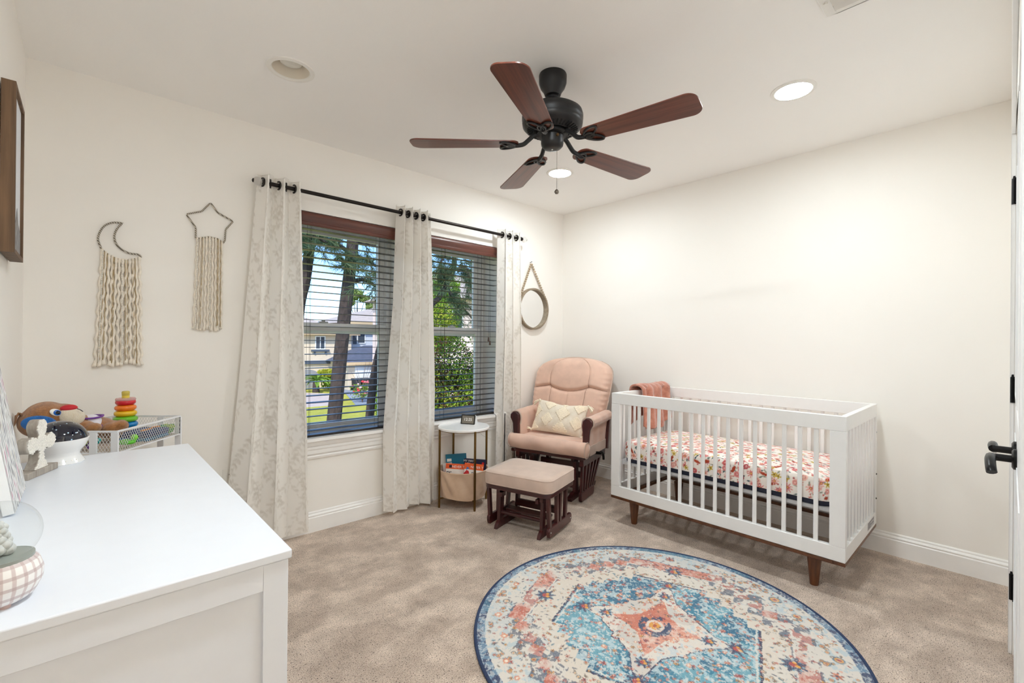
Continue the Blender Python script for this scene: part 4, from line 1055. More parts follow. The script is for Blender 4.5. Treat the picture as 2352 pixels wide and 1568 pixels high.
# ================================================================== DRESSER
DX0, DX1, DY0, DY1, DZ = -.186, .308, .976, 2.243, .78
dr = thing('dresser', 'long white dresser against the left wall in the foreground', 'dresser', ((DX0+DX1)/2, (DY0+DY1)/2, 0))
hx, hy = (DX1-DX0)/2, (DY1-DY0)/2
M_DRS = plain('dresser_white', (232, 237, 246), .28, var=.008)
MB().box((-hx, -hy, DZ-.018), (hx, hy, DZ)).build('worktop', M_DRS, dr, bevel=.003, seg=3)
for s in (-1, 1):
    y0, y1 = (s*(hy-.004), s*(hy-.022)); y0, y1 = min(y0, y1), max(y0, y1)
    e = MB().box((-hx+.004, y0, .10), (-hx+.049, y1, DZ-.019)).box((hx-.051, y0, 0), (hx-.006, y1, DZ-.019)).box((-hx+.049, y0, DZ-.069), (hx-.051, y1, DZ-.019)).box((-hx+.049, y0, .10), (hx-.051, y1, .15))
    e.build('end_frame', M_DRS, dr, bevel=.0012)
    yy = s*(hy-.017); MB().box((-hx+.045, yy-.004, .12), (hx-.047, yy+.004, DZ-.04)).build('end_panel', M_DRS, dr)
    MB().box((-hx+.004, y0, 0), (-hx+.049, y1, .10)).build('leg', M_DRS, dr, bevel=.001)
MB().box((-hx+.006, -hy+.02, .10), (hx-.024, hy-.02, DZ-.02)).build('carcass', M_DRS, dr)
M_KNOB = plain('knob_nickel', (150, 146, 140), .3, .9)
for r in range(3):
    for c in range(2):
        ya, yb = -hy+.026+c*(hy-.024), -hy+.026+(c+1)*(hy-.024)-.006; za, zb_ = .112+r*.215, .112+(r+1)*.215-.006
        d = MB().box((hx-.024, ya, za), (hx-.006, yb, zb_)).build('drawer', M_DRS, dr, bevel=.0015)
        for f in (.25, .75):
            MB().lathe([(.0001, 0), (.006, 0), (.006, .012), (.014, .018), (.014, .024), (.0001, .027)], 16, T(hx-.006, ya+(yb-ya)*f, (za+zb_)/2) @ RY(PI/2)).build('knob', M_KNOB, d, smooth=True)
# ------------------------------------------------------------------ leaning canvas with feather strokes
CH, CW = .49, .27
cv = Canvas(CW, CH, .0025, (240, 240, 240)); R = random.Random(21)
for i in range(11):
    x = .012+i*.025
    y = R.uniform(0, .02)
    while y < CH:
        L = R.uniform(.022, .05); col = R.choice([(58, 60, 70), (120, 122, 132), (176, 176, 182), (150, 140, 128), (190, 120, 150), (206, 200, 190), (84, 90, 110)])
        cv.leaf(x+R.uniform(-.004, .004), y+L/2, L, R.uniform(.007, .014), col, PI/2+R.uniform(-.45, .45), .9)
        if R.random() < .3: cv.line(x, y, x+R.uniform(-.01, .01), y+L, .002, (60, 60, 70))
        y += L*R.uniform(.8, 1.15)
nu, nv = int(CW/.0035), int(CH/.0035)
lean = math.atan2(.075, CH)
mb = MB().grid(lambda u, v: (0.0205, -CW/2+CW*u, CH*v), nu, nv)
t = thing('canvas_print', 'white canvas print of grey and pink feather strokes leaning on the dresser', 'wall art', (-.1375, 1.716, DZ+.003))
t.rotation_euler = (0, -lean, 0)
o = mb.build('printed_face', printed('feather_print', .7, 0, 0), t, fix=False)
co = np.array([v.co[:] for v in o.data.vertices]); paint(o.data, cv.sample(co[:, 1]+CW/2, CH-co[:, 2]))
MB().box((0, -CW/2, 0), (.020, CW/2, CH)).build('stretched_canvas', plain('canvas_white', (238, 238, 238), .8, var=.02, bump=.2, bscale=500), t, bevel=.0015)
# ------------------------------------------------------------------ pearl cross
M_PEARL = plain('pearl', (238, 234, 226), .22, var=.06, vscale=80, coat=.4); M_DRIFT = wood('driftwood', (146, 136, 126), (186, 178, 168), .7, 2, 1.2)
t = thing('cross_figurine', 'standing wooden cross covered in white pearls on the dresser', 'figurine', (-.108, 2.022, DZ), math.radians(66))
MB().box((-.072, -.020, 0), (.072, .024, .020)).build('plinth', M_DRIFT, t, bevel=.002)
def cross_poly():
    P = []
    def lobe(cx, cy, r, a0, a1, n=7):
        for i in range(n+1):
            a = math.radians(a0+(a1-a0)*i/n); P.append((cx+r*math.cos(a), cy+r*math.sin(a)))
    P += [(-.034, .020), (.034, .020), (.024, .032), (.013, .045), (.010, .075)]
    P += [(.028, .079)]; lobe(.046, .096, .024, -95, 95); P += [(.026, .113), (.013, .116)]
    P += [(.018, .128)]; lobe(0, .145, .024, -15, 195); P += [(-.018, .128), (-.013, .116), (-.026, .113)]
    lobe(-.046, .096, .024, 85, 275); P += [(-.028, .079), (-.010, .075), (-.013, .045), (-.024, .032)]
    return P
cp = cross_poly()
cb = MB().prism(cp, -.013, .013, RX(PI/2)).build('cross_board', M_DRIFT, t, bevel=.002)
def inside(x, y, P):
    c = False
    for i in range(len(P)):
        (x0, y0), (x1, y1) = P[i], P[i-1]
        if (y0 > y) != (y1 > y) and x < (x1-x0)*(y-y0)/(y1-y0)+x0: c = not c
    return c
pb = MB(); R = random.Random(5)
for i in range(34):
    for j in range(36):
        x, y = -.075+i*.0046+(.0023 if j % 2 else 0), .022+j*.0042
        if inside(x*1.06, y, cp): pb.sphere((x, -.0135, y), R.uniform(.0022, .0034), 7, 5)
o = pb.build('pearls', M_PEARL, t, smooth=True, fix=False); o['kind'] = 'stuff'
# ------------------------------------------------------------------ star projector lamp
t = thing('star_projector', 'white star projector with a dark blue dome behind the cross', 'night light', (-.062, 2.165, DZ))
MB().lathe([(.0001, 0), (.064, 0), (.066, .003), (.062, .010), (.054, .022), (.052, .030), (.056, .040), (.067, .054), (.0745, .072), (.0755, .080), (.070, .083), (.0001, .083)], 48).build('base', plain('projector_white', (240, 240, 240), .18, var=.01), t, smooth=True)
k = N('night_dome'); v = k.coord('Object', (1, 1, 1)); vo = k.n('TexVoronoi'); vo.inputs['Scale'].default_value = 75; k.l(v, vo.inputs['Vector'])
f = k.ramp(vo.outputs['Distance'], [(.13, (1, 1, 1, 1)), (.18, (0, 0, 0, 1))]); k.base(k.mix(f, lin((10, 16, 36)), lin((190, 220, 240)))); k.set(Roughness=.08, Coat_Weight=.5)
MB().lathe([(.073, .080)]+[(.073*math.cos(a), .080+.060*math.sin(a)) for a in np.linspace(.02, PI/2-.01, 16)]+[(.0001, .140)], 48).build('dome', k.m, t, smooth=True)
for i in range(5):
    a = math.radians(-100+i*14); MB().cyl((.060*math.cos(a), .060*math.sin(a), .012), (.0625*math.cos(a), .0625*math.sin(a), .013), .0018, n=8).build('indicator', M_INKW, t)
# ------------------------------------------------------------------ glass globe with gingham base
k = N('gingham'); v = k.coord('Object'); sx = k.n('SeparateXYZ'); k.l(v, sx.inputs[0])
at2 = k.math('ARCTAN2', sx.outputs[1], sx.outputs[0])
fa_ = k.math('PINGPONG', k.math('MULTIPLY', at2, 3.5), .5); fz = k.math('PINGPONG', k.math('MULTIPLY', sx.outputs[2], 62), .5)
ga, gz = k.ramp(fa_, [(.14, (1, 1, 1, 1)), (.20, (0, 0, 0, 1))]), k.ramp(fz, [(.13, (1, 1, 1, 1)), (.19, (0, 0, 0, 1))])
c = k.mix(k.math('MULTIPLY', ga, .55), lin((238, 236, 234)), lin((188, 160, 158))); c = k.mix(k.math('MULTIPLY', gz, .55), c, lin((176, 150, 150))); k.base(c); k.set(Roughness=.35)
t = thing('snow_globe', 'glass dome globe on a pink gingham base at the near dresser edge', 'snow globe', (-.098, 1.082, DZ))
MB().lathe([(.0001, .004), (.034, .004), (.042, .010), (.0505, .028), (.0515, .044), (.047, .060), (.040, .068), (.0001, .068)], 40).build('gingham_base', k.m, t, smooth=True)
for i in range(4):
    a = math.radians(20+90*i); MB().lathe([(.0001, 0), (.006, 0), (.007, .006), (.0001, .006)], 10, T(.030*math.cos(a), .030*math.sin(a), 0)).build('foot', plain('globe_foot', (196, 170, 164), .5), t, smooth=True)
MB().lathe([(.0001, .066), (.041, .066), (.041, .072), (.0001, .074)], 32).build('collar', plain('globe_collar', (150, 156, 150), .4), t, smooth=True)
k = N('globe_glass'); k.t.nodes.remove(k.b); tr = k.n('BsdfTransparent'); gl = k.n('BsdfGlossy'); gl.inputs['Roughness'].default_value = .02; tr.inputs[0].default_value = (.96, .97, .97, 1)
lw = k.n('LayerWeight'); lw.inputs[0].default_value = .5; mx = k.n('MixShader'); k.l(k.math('MULTIPLY', k.math('POWER', lw.outputs[1], 4.0), .45), mx.inputs[0]); k.l(tr.outputs[0], mx.inputs[1]); k.l(gl.outputs[0], mx.inputs[2]); k.l(mx.outputs[0], k.o.inputs[0])
MB().lathe([(.0385, .071)]+[(.050*math.cos(a), .108+.050*math.sin(a)) for a in np.linspace(-.74, PI/2-.01, 22)]+[(.0001, .158)], 40).build('glass_dome', k.m, t, smooth=True)
fg = MB(); R = random.Random(9)
for i in range(26):
    z = .078+i*.0017; r = .020*(1-i/40)+R.uniform(-.003, .003); a = i*2.4
    fg.sphere((r*.5*math.cos(a), r*.5*math.sin(a), z+.004), .010-.0002*i, 8, 6)
fg.build('figure', plain('globe_figure', (206, 208, 206), .5, var=.12, vscale=90), t, smooth=True)
# ================================================================== MESH CART
M_CART = plain('cart_white', (236, 238, 242), .35, var=.01); M_STEEL = plain('cart_mesh', (222, 222, 224), .4, .1, var=.02)
ca = thing('mesh_cart', 'white wire mesh storage cart set diagonally in the corner behind the dresser', 'cart', (.099, 2.6445, 0), math.atan2(.78, .626))
CWx, CWy, CD = .1925, .15, .085
def mesh_wall(mb, a, b_, z0, z1, pitch=.0125):
    a, b_ = Vector((*a, 0)), Vector((*b_, 0)); L = (b_-a).length; d = (b_-a)/L; hgt = z1-z0; sl_ = .62
    for s in (1, -1):
        t0 = -hgt*sl_
        while t0 < L:
            lo, hi = t0, t0+hgt*sl_
            if s < 0: zlo, zhi = z1, z0
            else: zlo, zhi = z0, z1
            c0, c1 = max(lo, 0), min(hi, L)
            if c1 > c0:
                za = zlo+(zhi-zlo)*(c0-lo)/(hi-lo); zb2 = zlo+(zhi-zlo)*(c1-lo)/(hi-lo)
                mb.beam(a+d*c0+Vector((0, 0, za)), a+d*c1+Vector((0, 0, zb2)), .0011, .0011)
            t0 += pitch
cor = [(-CWx, -CWy), (CWx, -CWy), (CWx, CWy), (-CWx, CWy)]
proto = None
for z1 in (.83, .50, .17):
    if proto is None:
        rim = MB()
        for i in range(4): rim.beam((*cor[i], 0), (*cor[(i+1) % 4], 0), .005, .007)
        for i in range(4): rim.beam((*cor[i], -CD), (*cor[(i+1) % 4], -CD), .004, .005)
        for x, y in cor: rim.box((x-.003, y-.003, -CD), (x+.003, y+.003, 0))
        ro = rim.build('basket_rim', M_CART, ca); walls = MB()
        for i in range(4): mesh_wall(walls, cor[i], cor[(i+1) % 4], -CD, 0)
        wo = walls.build('mesh_sides', M_STEEL, ro, fix=False); wo['kind'] = 'stuff'
        fl = MB()
        n = 30
        for i in range(n): 
            x = -CWx+2*CWx*(i+.5)/n; fl.beam((x, -CWy, -CD), (x, CWy, -CD), .0012, .0012)
        for i in range(22):
            y = -CWy+2*CWy*(i+.5)/22; fl.beam((-CWx, y, -CD), (CWx, y, -CD), .0012, .0012)
        fo = fl.build('mesh_bottom', M_STEEL, ro, fix=False); fo['kind'] = 'stuff'
        lin_ = MB().box((-CWx+.004, -CWy+.004, -CD+.001), (CWx-.004, CWy-.004, -CD+.003)).build('liner', plain('liner_beige', (200, 184, 168), .8), ro)
        ro.location = (0, 0, z1); proto = (ro, wo, fo, lin_)
    else:
        r2 = inst(proto[0], ca, (0, 0, z1))
        for q in proto[1:]: inst(q, r2)
for sx in (-1, 1):
    for y in (-.142, -.062, .142): MB().box((sx*(CWx+.0005)-.0035, y-.014, .04), (sx*(CWx+.0005)+.0035, y+.014, .826)).build('post', M_CART, ca, bevel=.001)
for x, y in cor:
    w_ = MB().lathe([(.0001, -.010), (.018, -.010), (.020, 0), (.018, .010), (.0001, .010)], 16, T(x*.92, y*.88, .020) @ RX(PI/2)).box((x*.92-.004, y*.88-.012, .02), (x*.92+.004, y*.88+.012, .05)); w_.build('caster', M_BLACK, ca, smooth=True)
# ------------------------------------------------------------------ plush dog lying in the cart
def fur(name, dark, light):
    k = N(name); v = k.coord('Object'); f = k.noise(v, 55, 5, .65); k.base(k.ramp(f, [(.3, lin(dark)), (.7, lin(light))])); k.set(Roughness=.95, Sheen_Weight=.6, Specular_IOR_Level=.1); k.bump(k.noise(v, 320, 4, .7), .8, .006); return k.m
M_FUR = fur('brown_plush', (150, 96, 52), (200, 140, 84)); M_MUZ = fur('cream_plush', (244, 228, 200), (252, 240, 220)); M_EAR = fur('blue_plush', (22, 92, 172), (34, 124, 206))
pl = thing('plush_dog', 'brown plush dog with blue ear and red nose lying in the cart', 'soft toy', (-.06, 2.60, .76))
def P_(x, y, z): return (x+.06, y-2.60, z-.76)
def blob(name, parts, mat, parent, vox=.0045):
    mb = MB()
    for c, r, sc_ in parts: mb.sphere(P_(*c), r, 20, 14, sc_)
    o = mb.build(name, mat, parent, smooth=True, angle=180); md = o.modifiers.new('remesh', 'REMESH'); md.mode = 'VOXEL'; md.voxel_size = vox; md.use_smooth_shade = True
    sm = o.modifiers.new('smooth', 'SMOOTH'); sm.iterations = 8; sm.factor = .6; return o
bd = blob('body', [((-.112, 2.61, .885), .068, (1.0, .95, .88)), ((-.135, 2.615, .865), .060, (1, 1, 1)), ((-.07, 2.60, .89), .055, (1.1, .9, .8)), ((-.03, 2.645, .835), .055, (1.1, 1, .9)), ((.03, 2.67, .815), .058, (1.3, 1, .8)), ((.085, 2.69, .80), .048, (1.2, 1, .8)),
    ((.000, 2.575, .838), .026, (1.35, .9, .9)), ((.028, 2.555, .832), .022, (1.3, .9, .9)), ((.085, 2.60, .818), .027, (1.2, 1, .9)), ((.115, 2.60, .824), .026, (1.1, 1, 1)), ((.10, 2.66, .80), .035, (1.3, 1, .9))], M_FUR, pl)
blob('muzzle', [((-.044, 2.572, .888), .036, (1.05, .95, 1.0)), ((-.030, 2.575, .878), .034, (1, 1, 1))], M_MUZ, pl)
MB().sphere(P_(-.046, 2.566, .918), .022, 20, 12, (1.2, 1, .62)).build('nose', plain('nose_red', (196, 24, 40), .5), pl, smooth=True)
MB().tube([P_(-.022, 2.538, .916), P_(-.012, 2.540, .910), P_(-.005, 2.546, .902)], .0016, 6).build('mouth', M_INKD, pl)
ear = MB().sphere((0, 0, 0), .05, 20, 12, (1.0, .16, .62)).build('ear', M_EAR, pl, smooth=True); ear.location = P_(-.128, 2.538, .868); ear.rotation_euler = (.1, .18, .10)
e = MB().sphere((0, 0, 0), .0155, 18, 12, (1.25, .4, .85)).build('eye', M_INKW, pl, smooth=True); e.location = P_(-.083, 2.552, .905); e.rotation_euler = (-.2, .5, .25)
ei = MB().sphere((.003, -.0035, 0), .0125, 16, 10, (1.05, .36, .85)).build('iris', plain('iris_blue', (30, 100, 190), .2), e, smooth=True)
MB().sphere((.004, -.0055, 0), .0085, 14, 8, (1.05, .4, .9)).build('pupil', plain('pupil_black', (10, 10, 16), .1), e, smooth=True)
for i in range(7):
    a = -.5+i*.18; MB().tube(catmull([P_(-.170, 2.60, .905-.004*i), P_(-.185, 2.60-.004*i, .905+.01*math.sin(a)), P_(-.197, 2.598, .896-.010*i*.6)], 4), [.003]*8+[.0012], 5).build('hair_tuft', M_FUR, pl, smooth=True)
sh = MB().sphere(P_(.018, 2.655, .830), .052, 24, 14, (.85, 1.02, .86)).build('shirt', plain('shirt_white', (232, 230, 238), .8), pl, smooth=True)
MB().tube([P_(.018+.046*math.cos(a)*.9, 2.655+.05*math.sin(a), .868-.004*abs(math.sin(a))) for a in [2*PI*i/24 for i in range(24)]], .004, 6, True).build('collar', plain('trim_purple', (118, 62, 160), .6), sh, smooth=True)
MB().box(P_(.040, 2.598, .818), P_(.056, 2.604, .836)).build('badge', MATS['trim_purple'], sh, bevel=.002)
# ------------------------------------------------------------------ ring stacker
t = thing('ring_stacker', 'rainbow ring stacking toy standing in the cart behind the plush dog', 'toy', (.138, 2.752, .748))
MB().lathe([(.0001, 0), (.055, 0), (.058, .006), (.050, .014), (.018, .02), (.014, .19), (.0001, .19)], 28).build('post_base', plain('stack_base', (226, 202, 70), .3), t, smooth=True)
for i, (col, r, nm) in enumerate((((24, 128, 196), .0465, 'blue'), ((110, 190, 40), .046, 'green'), ((232, 190, 30), .0425, 'yellow'), ((240, 124, 28), .0405, 'orange'), ((206, 24, 44), .038, 'red'))):
    z = .058+i*.0255
    MB().lathe([(r-.022+.0135*math.cos(a)+.0085, z+.0128*math.sin(a)) for a in [2*PI*j/16 for j in range(16)]], 36, closed=True).build('%s_ring' % nm, plain('ring_%s' % nm, col, .18, var=.01, coat=.3), t, smooth=True, angle=180)
k = N('rattle_clear'); k.base((1, .9, .9, 1)); k.set(Roughness=.05, Transmission_Weight=.7, IOR=1.2)
MB().lathe([(.0001, .168), (.037, .168), (.038, .174), (.034, .180), (.0001, .182)], 32).build('rattle_top', k.m, t, smooth=True)
MB().lathe([(.0001, .178), (.013, .178), (.0145, .196), (.015, .206), (.012, .210), (.0001, .210)], 20).build('knob', plain('stack_knob', (196, 176, 74), .35), t, smooth=True)
# ------------------------------------------------------------------ cloth books in the cart
t = thing('cloth_book', 'soft navy and teal crinkle cloth book lying flat in the cart', 'book', (.20, 2.655, .750), .89)
def pillowy(w, d, h):
    return cushion(w, d, h, .012, .004)
for i, (nm, col, z) in enumerate((('bottom_page', (36, 110, 150), 0), ('middle_page', (28, 40, 84), .012), ('top_page', (30, 52, 104), .024))):
    o = pillowy(.15-.006*i, .12, .013).build(nm, plain('cloth_'+nm, col, .85, var=.35, vscale=40), t, smooth=True, angle=180, loc=(.004*i, 0, z))
MB().tube(catmull([(-.05, -.02, .042), (-.01, -.03, .044), (.03, -.015, .044), (.06, -.025, .043)], 5), .003, 6).build('trim_ribbon', plain('ribbon_orange', (230, 140, 50), .7), t, smooth=True)
t = thing('soft_turtle', 'green soft crinkle toy at the right end of the cart', 'toy', (.285, 2.715, .750), .4)
for i in range(5):
    a = i*1.25; MB().sphere((.020*math.cos(a), .020*math.sin(a), .034), .016, 12, 8, (1.3, .8, .6)).build('flap', plain('soft_green_%d' % (i % 3), [(80, 150, 60), (150, 180, 50), (60, 130, 120)][i % 3], .85, var=.2), t, smooth=True)
MB().sphere((0, 0, .018), .030, 16, 10, (1, 1, .6)).build('body', MATS['soft_green_0'], t, smooth=True)
t = thing('soft_rattle', 'lime green rattle toy at the near end of the cart', 'toy', (.130, 2.475, .750), .4)
MB().tube([(.022*math.cos(a), .022*math.sin(a), .022) for a in [2*PI*i/20 for i in range(20)]], .008, 8, True).build('ring', plain('lime', (96, 190, 50), .4), t, smooth=True); MB().sphere((.026, 0, .036), .013, 12, 8).build('bead', plain('lime2', (130, 206, 70), .4), t, smooth=True)
t = thing('bead_toy', 'small blue, lime and purple bead toy under the plush dog', 'toy', (.005, 2.512, .750), .2)
for i, (nm, col) in enumerate((('blue', (40, 100, 190)), ('lime', (150, 196, 40)), ('purple', (110, 60, 160)), ('teal', (40, 160, 160)))):
    MB().sphere((-.03+.021*i, -.004*(i % 2), .016+.016*(i % 2)), .0135, 14, 10).build('%s_bead' % nm, plain('bead_%s' % nm, col, .3), t, smooth=True)
# ================================================================== WALL PIECES
YA = YW-.010
M_ROPE = None
k = N('wrapped_rope'); v = k.coord('Object', (1, 1, 1)); wv = k.n('TexWave'); wv.bands_direction = 'DIAGONAL'; wv.inputs['Scale'].default_value = 55; k.l(v, wv.inputs[0])
k.base(k.ramp(wv.outputs[1], [(.3, lin((110, 102, 90))), (.7, lin((206, 198, 184)))])); k.set(Roughness=.85); k.bump(wv.outputs[1], .6, .003); M_ROPE = k.m
M_YARN = plain('cream_wool', (240, 232, 219), .95, var=.07, vscale=70, bump=.5, bscale=500, spec=.1); M_GOLD = plain('gold_thread', (176, 150, 98), .4, .5); M_YARN2 = plain('taupe_thread', (198, 186, 168), .9)
def strand(t, x0, z0, x1, z1, r, wav, R, mat, nm, yoff=0):
    n = 46; P = []; ph = R.uniform(0, 6); fr_ = R.uniform(20, 26)
    for i in range(n):
        f = i/(n-1); s = min(1, f*6)
        P.append((x0+(x1-x0)*f+wav*s*math.sin(f*fr_*2.2+ph), -.012-yoff+wav*.6*s*math.cos(f*fr_*2.2+ph), z0+(z1-z0)*f))
    rr = [r*(.8+.2*math.sin(i*1.9)) for i in range(n)]; rr[-1] = r*1.25; rr[-2] = r*1.15
    MB().tube(P, rr, 7).build(nm, mat, t, smooth=True, angle=180)
def hanging(name, label, path, attach, zb, nbig, seed, spread, r):
    R = random.Random(seed); xs = [p[0] for p in path]; cx = sum(xs)/len(xs); z0 = min(p[1] for p in path)
    t = thing(name, label, 'wall hanging', (cx, YW, zb), group='macrame wall hangings')
    MB().tube([(x-cx, -.010, z-zb) for x, z in path], .0042, 8, True).build('wrapped_frame', M_ROPE, t, smooth=True, angle=180)
    ax = [a for a, _ in attach]; az = [b_ for _, b_ in attach]; x0, x1 = ax[0], ax[-1]
    def at(f): 
        x = x0+(x1-x0)*f; return x, float(np.interp(x, ax, az))
    for i in range(nbig):
        f = (i+.5)/nbig; x, z = at(f); xb = cx+(x-cx)*spread
        strand(t, x-cx, z-zb, xb-cx+R.uniform(-.003, .003)-.006, R.uniform(-.006, .010), r, r*.42, R, M_YARN, 'yarn_strand')
    for i in range(int(nbig*.8)):
        f = R.random(); x, z = at(f); xb = cx+(x-cx)*spread
        strand(t, x-cx, z-zb, xb-cx-.004, R.uniform(0, .03), .0012, .001, R, R.choice([M_GOLD, M_YARN2, M_YARN2]), 'thin_thread', .006)
    for fb in (.06, .52):
        x, z = at(fb); xb = cx+(x-cx)*spread; mb = MB(); L = z-zb-.01; n = int(L/.0075)
        for i in range(n): mb.sphere((x-cx+(xb-x)*i/n, -.020, z-zb-.006-i*L/n), .0036, 7, 5, (1, 1, .9))
        mb.build('bead_strand', M_PEARL, t, smooth=True, fix=False)
    for i in range(nbig):
        f = (i+.5)/nbig; x, z = at(f); MB().sphere((x-cx, -.010, z-zb), r*.95, 8, 6, (1, 1, .9)).build('knot', M_YARN, t, smooth=True)
    MB().cyl((path[0][0]-cx, 0, path[0][1]-zb-.004), (path[0][0]-cx, -.012, path[0][1]-zb-.004), .0016, n=8).build('nail', M_LOCK, t)
moon_out = [(.129, 1.764), (.094, 1.76), (.064, 1.739), (.047, 1.705), (.041, 1.67), (.05, 1.637), (.056, 1.623), (.082, 1.601), (.113, 1.585), (.144, 1.583), (.176, 1.593), (.202, 1.608)]
moon_in = [(.19, 1.619), (.158, 1.62), (.126, 1.636), (.106, 1.662), (.1, 1.696), (.11, 1.733)]
mp = [(p.x, p.y) for p in catmull([Vector((a, b_, 0)) for a, b_ in moon_out], 4)]+[(p.x, p.y) for p in catmull([Vector((a, b_, 0)) for a, b_ in [(.202, 1.608)]+moon_in+[(.129, 1.764)]], 4)][1:-1]
hanging('macrame_moon', 'cream macrame hanging with a rope crescent moon top, left of the star', mp, [(.050, 1.632), (.056, 1.623), (.082, 1.601), (.113, 1.585), (.144, 1.583), (.176, 1.593), (.202, 1.606)], 1.066, 12, 31, 1.24, .0074)
star = [(.495, 1.941), (.529, 1.894), (.603, 1.86), (.567, 1.809), (.564, 1.749), (.556, 1.731), (.53, 1.75), (.491, 1.755), (.459, 1.745), (.429, 1.734), (.429, 1.795), (.386, 1.858), (.455, 1.886)]
sp = []
for i in range(len(star)):
    a, b_ = star[i], star[(i+1) % len(star)]
    for f in (.08, .3, .5, .7, .92): sp.append((a[0]+(b_[0]-a[0])*f, a[1]+(b_[1]-a[1])*f))
hanging('macrame_star', 'cream macrame hanging with a rope star top beside the left curtain', sp, [(.429, 1.736), (.459, 1.745), (.491, 1.754), (.53, 1.750), (.556, 1.733)], 1.246, 9, 17, 1.12, .0060)
# round mirror on a bead rope
M_GREYW = wood('weathered_wood', (120, 106, 88), (172, 156, 134), .65, 0, 1.5); M_BEAD = plain('wood_bead', (176, 158, 134), .6, var=.12, vscale=60)
mi = thing('round_mirror', 'small round mirror in weathered wood hung on a bead rope', 'mirror', (2.990, YW, 1.502))
MB().lathe([(.172, 0), (.188, 0), (.188, .034), (.186, .036), (.174, .036), (.172, .034)], 72, RX(PI/2), closed=True).build('frame', M_GREYW, mi, smooth=True)
k = N('mirror_silver'); k.base((.92, .92, .92, 1)); k.set(Metallic=1.0, Roughness=.01)
MB().lathe([(.0001, .008), (.173, .008), (.173, .004), (.0001, .004)], 64, RX(PI/2)).build('glass', k.m, mi, smooth=True)
bd_ = None
for s in (-1, 1):
    a0, a1 = Vector((-.030, -.018, .412)), Vector((s*.178, -.018, .075))
    n = 17
    for i in range(n):
        q = a0+(a1-a0)*((i+.6)/n)
        if bd_ is None: bd_ = MB().sphere((0, 0, 0), .0112, 14, 9, (1, 1, .86)).build('bead', M_BEAD, mi, smooth=True); o = bd_
        else: o = inst(bd_, mi)
        o.location = q; o.rotation_euler = (0, -s*.5, 0)
    MB().tube([a0, a1], .0018, 6).build('cord', M_BEAD, mi)
MB().cyl((-.030, 0, .420), (-.030, -.022, .424), .0022, n=8).sphere((-.030, -.022, .424), .004, 8, 6).build('nail', M_BLACK, mi, smooth=True)
# shadow box frame on the left wall
M_FRW = wood('frame_walnut', (70, 50, 34), (122, 92, 64), .6, 2, 1.0)
fy0, fy1, fz0, fz1 = 2.137, 2.41, 1.467, 2.008
t = thing('framed_picture', 'deep brown wood framed picture hung high on the left wall', 'picture frame', (XL, (fy0+fy1)/2, fz0))
hy_, hz_ = (fy1-fy0)/2, fz1-fz0
for nm, a, b_ in (('side_board', (.004, -hy_, 0), (.037, -hy_+.014, hz_)), ('side_board', (.004, hy_-.014, 0), (.037, hy_, hz_)), ('top_board', (.004, -hy_+.014, hz_-.014), (.037, hy_-.014, hz_)), ('bottom_board', (.004, -hy_+.014, 0), (.037, hy_-.014, .014))):
    MB().box(a, b_).build(nm, M_FRW, t, bevel=.001)
pp = MB().box((.004, -hy_+.01, .01), (.029, hy_-.01, hz_-.01)).build('print', plain('print_paper', (222, 226, 232), .6, var=.02), t)
MB().prism([(-hy_+.014, .014), (hy_-.014, .014), (hy_-.014, .10), (.06, .12), (.02, .17), (-.03, .11), (-.07, .13), (-hy_+.014, .09)], 0, .001, T(.0292, 0, 0) @ RZ(PI/2) @ RX(PI/2)).build('landscape_print', plain('print_grey', (140, 140, 142), .7, var=.3, vscale=30), pp)
# ================================================================== OUTSIDE (second-floor view)
G = -3.2
k = N('lawn_grass'); v = k.coord('Object'); f = k.noise(v, 1.2, 5, .7); f2 = k.noise(v, 26, 3, .7)
k.base(k.mix(.5, k.ramp(f, [(.3, lin((150, 152, 48))), (.7, lin((214, 204, 92)))]), k.ramp(f2, [(.3, lin((126, 134, 46))), (.7, lin((222, 210, 110)))]))); k.set(Roughness=.95, Specular_IOR_Level=.1)
struct(MB().box((-40, 3.3, G-.3), (90, 140, G)).build('lawn', k.m))
M_DRV = plain('driveway_pavers', (206, 186, 172), .9, var=.10, vscale=3); M_ASPH = plain('asphalt', (150, 156, 166), .9, var=.08, vscale=2)
struct(MB().prism([(6, 31.6), (12.9, 31.2), (15.4, 37.4), (13.2, 40.5), (6, 40.5)], G, G+.03).build('driveway', M_DRV))
struct(MB().prism([(13.6, 30.4), (24, 30.4), (30, 44), (16.8, 44), (15.8, 37.2)], G, G+.035).build('street_apron', M_ASPH))
M_STUC = plain('stucco_beige', (226, 205, 178), .9, var=.05, vscale=2); M_STUC2 = plain('stucco_grey', (208, 210, 216), .9, var=.05); M_ROOF = plain('roof_tile_pale', (196, 178, 162), .9, var=.10, vscale=2.5, bump=.4, bscale=8, bdist=.05); M_ROOFD = plain('roof_shingle_dark', (92, 96, 110), .9, var=.15, vscale=3)
M_FASC = plain('fascia', (206, 178, 140), .8); M_SHUT = plain('shutter_slate', (84, 92, 104), .6); M_PANE = plain('far_pane', (70, 78, 88), .1)
def hip(mb, x0, x1, y0, y1, z0, z1, o=.6, r=None):
    x0 -= o; x1 += o; y0 -= o; y1 += o; h = (y1-y0)/2 if r is None else r; ym = (y0+y1)/2
    h = min(h, (x1-x0)/2-.01)
    vs = [(x0, y0, z0), (x1, y0, z0), (x1, y1, z0), (x0, y1, z0), (x0+h, ym, z1), (x1-h, ym, z1)]
    mb.add(vs, [(0, 1, 5, 4), (1, 2, 5), (2, 3, 4, 5), (3, 0, 4), (3, 2, 1, 0)]); return mb
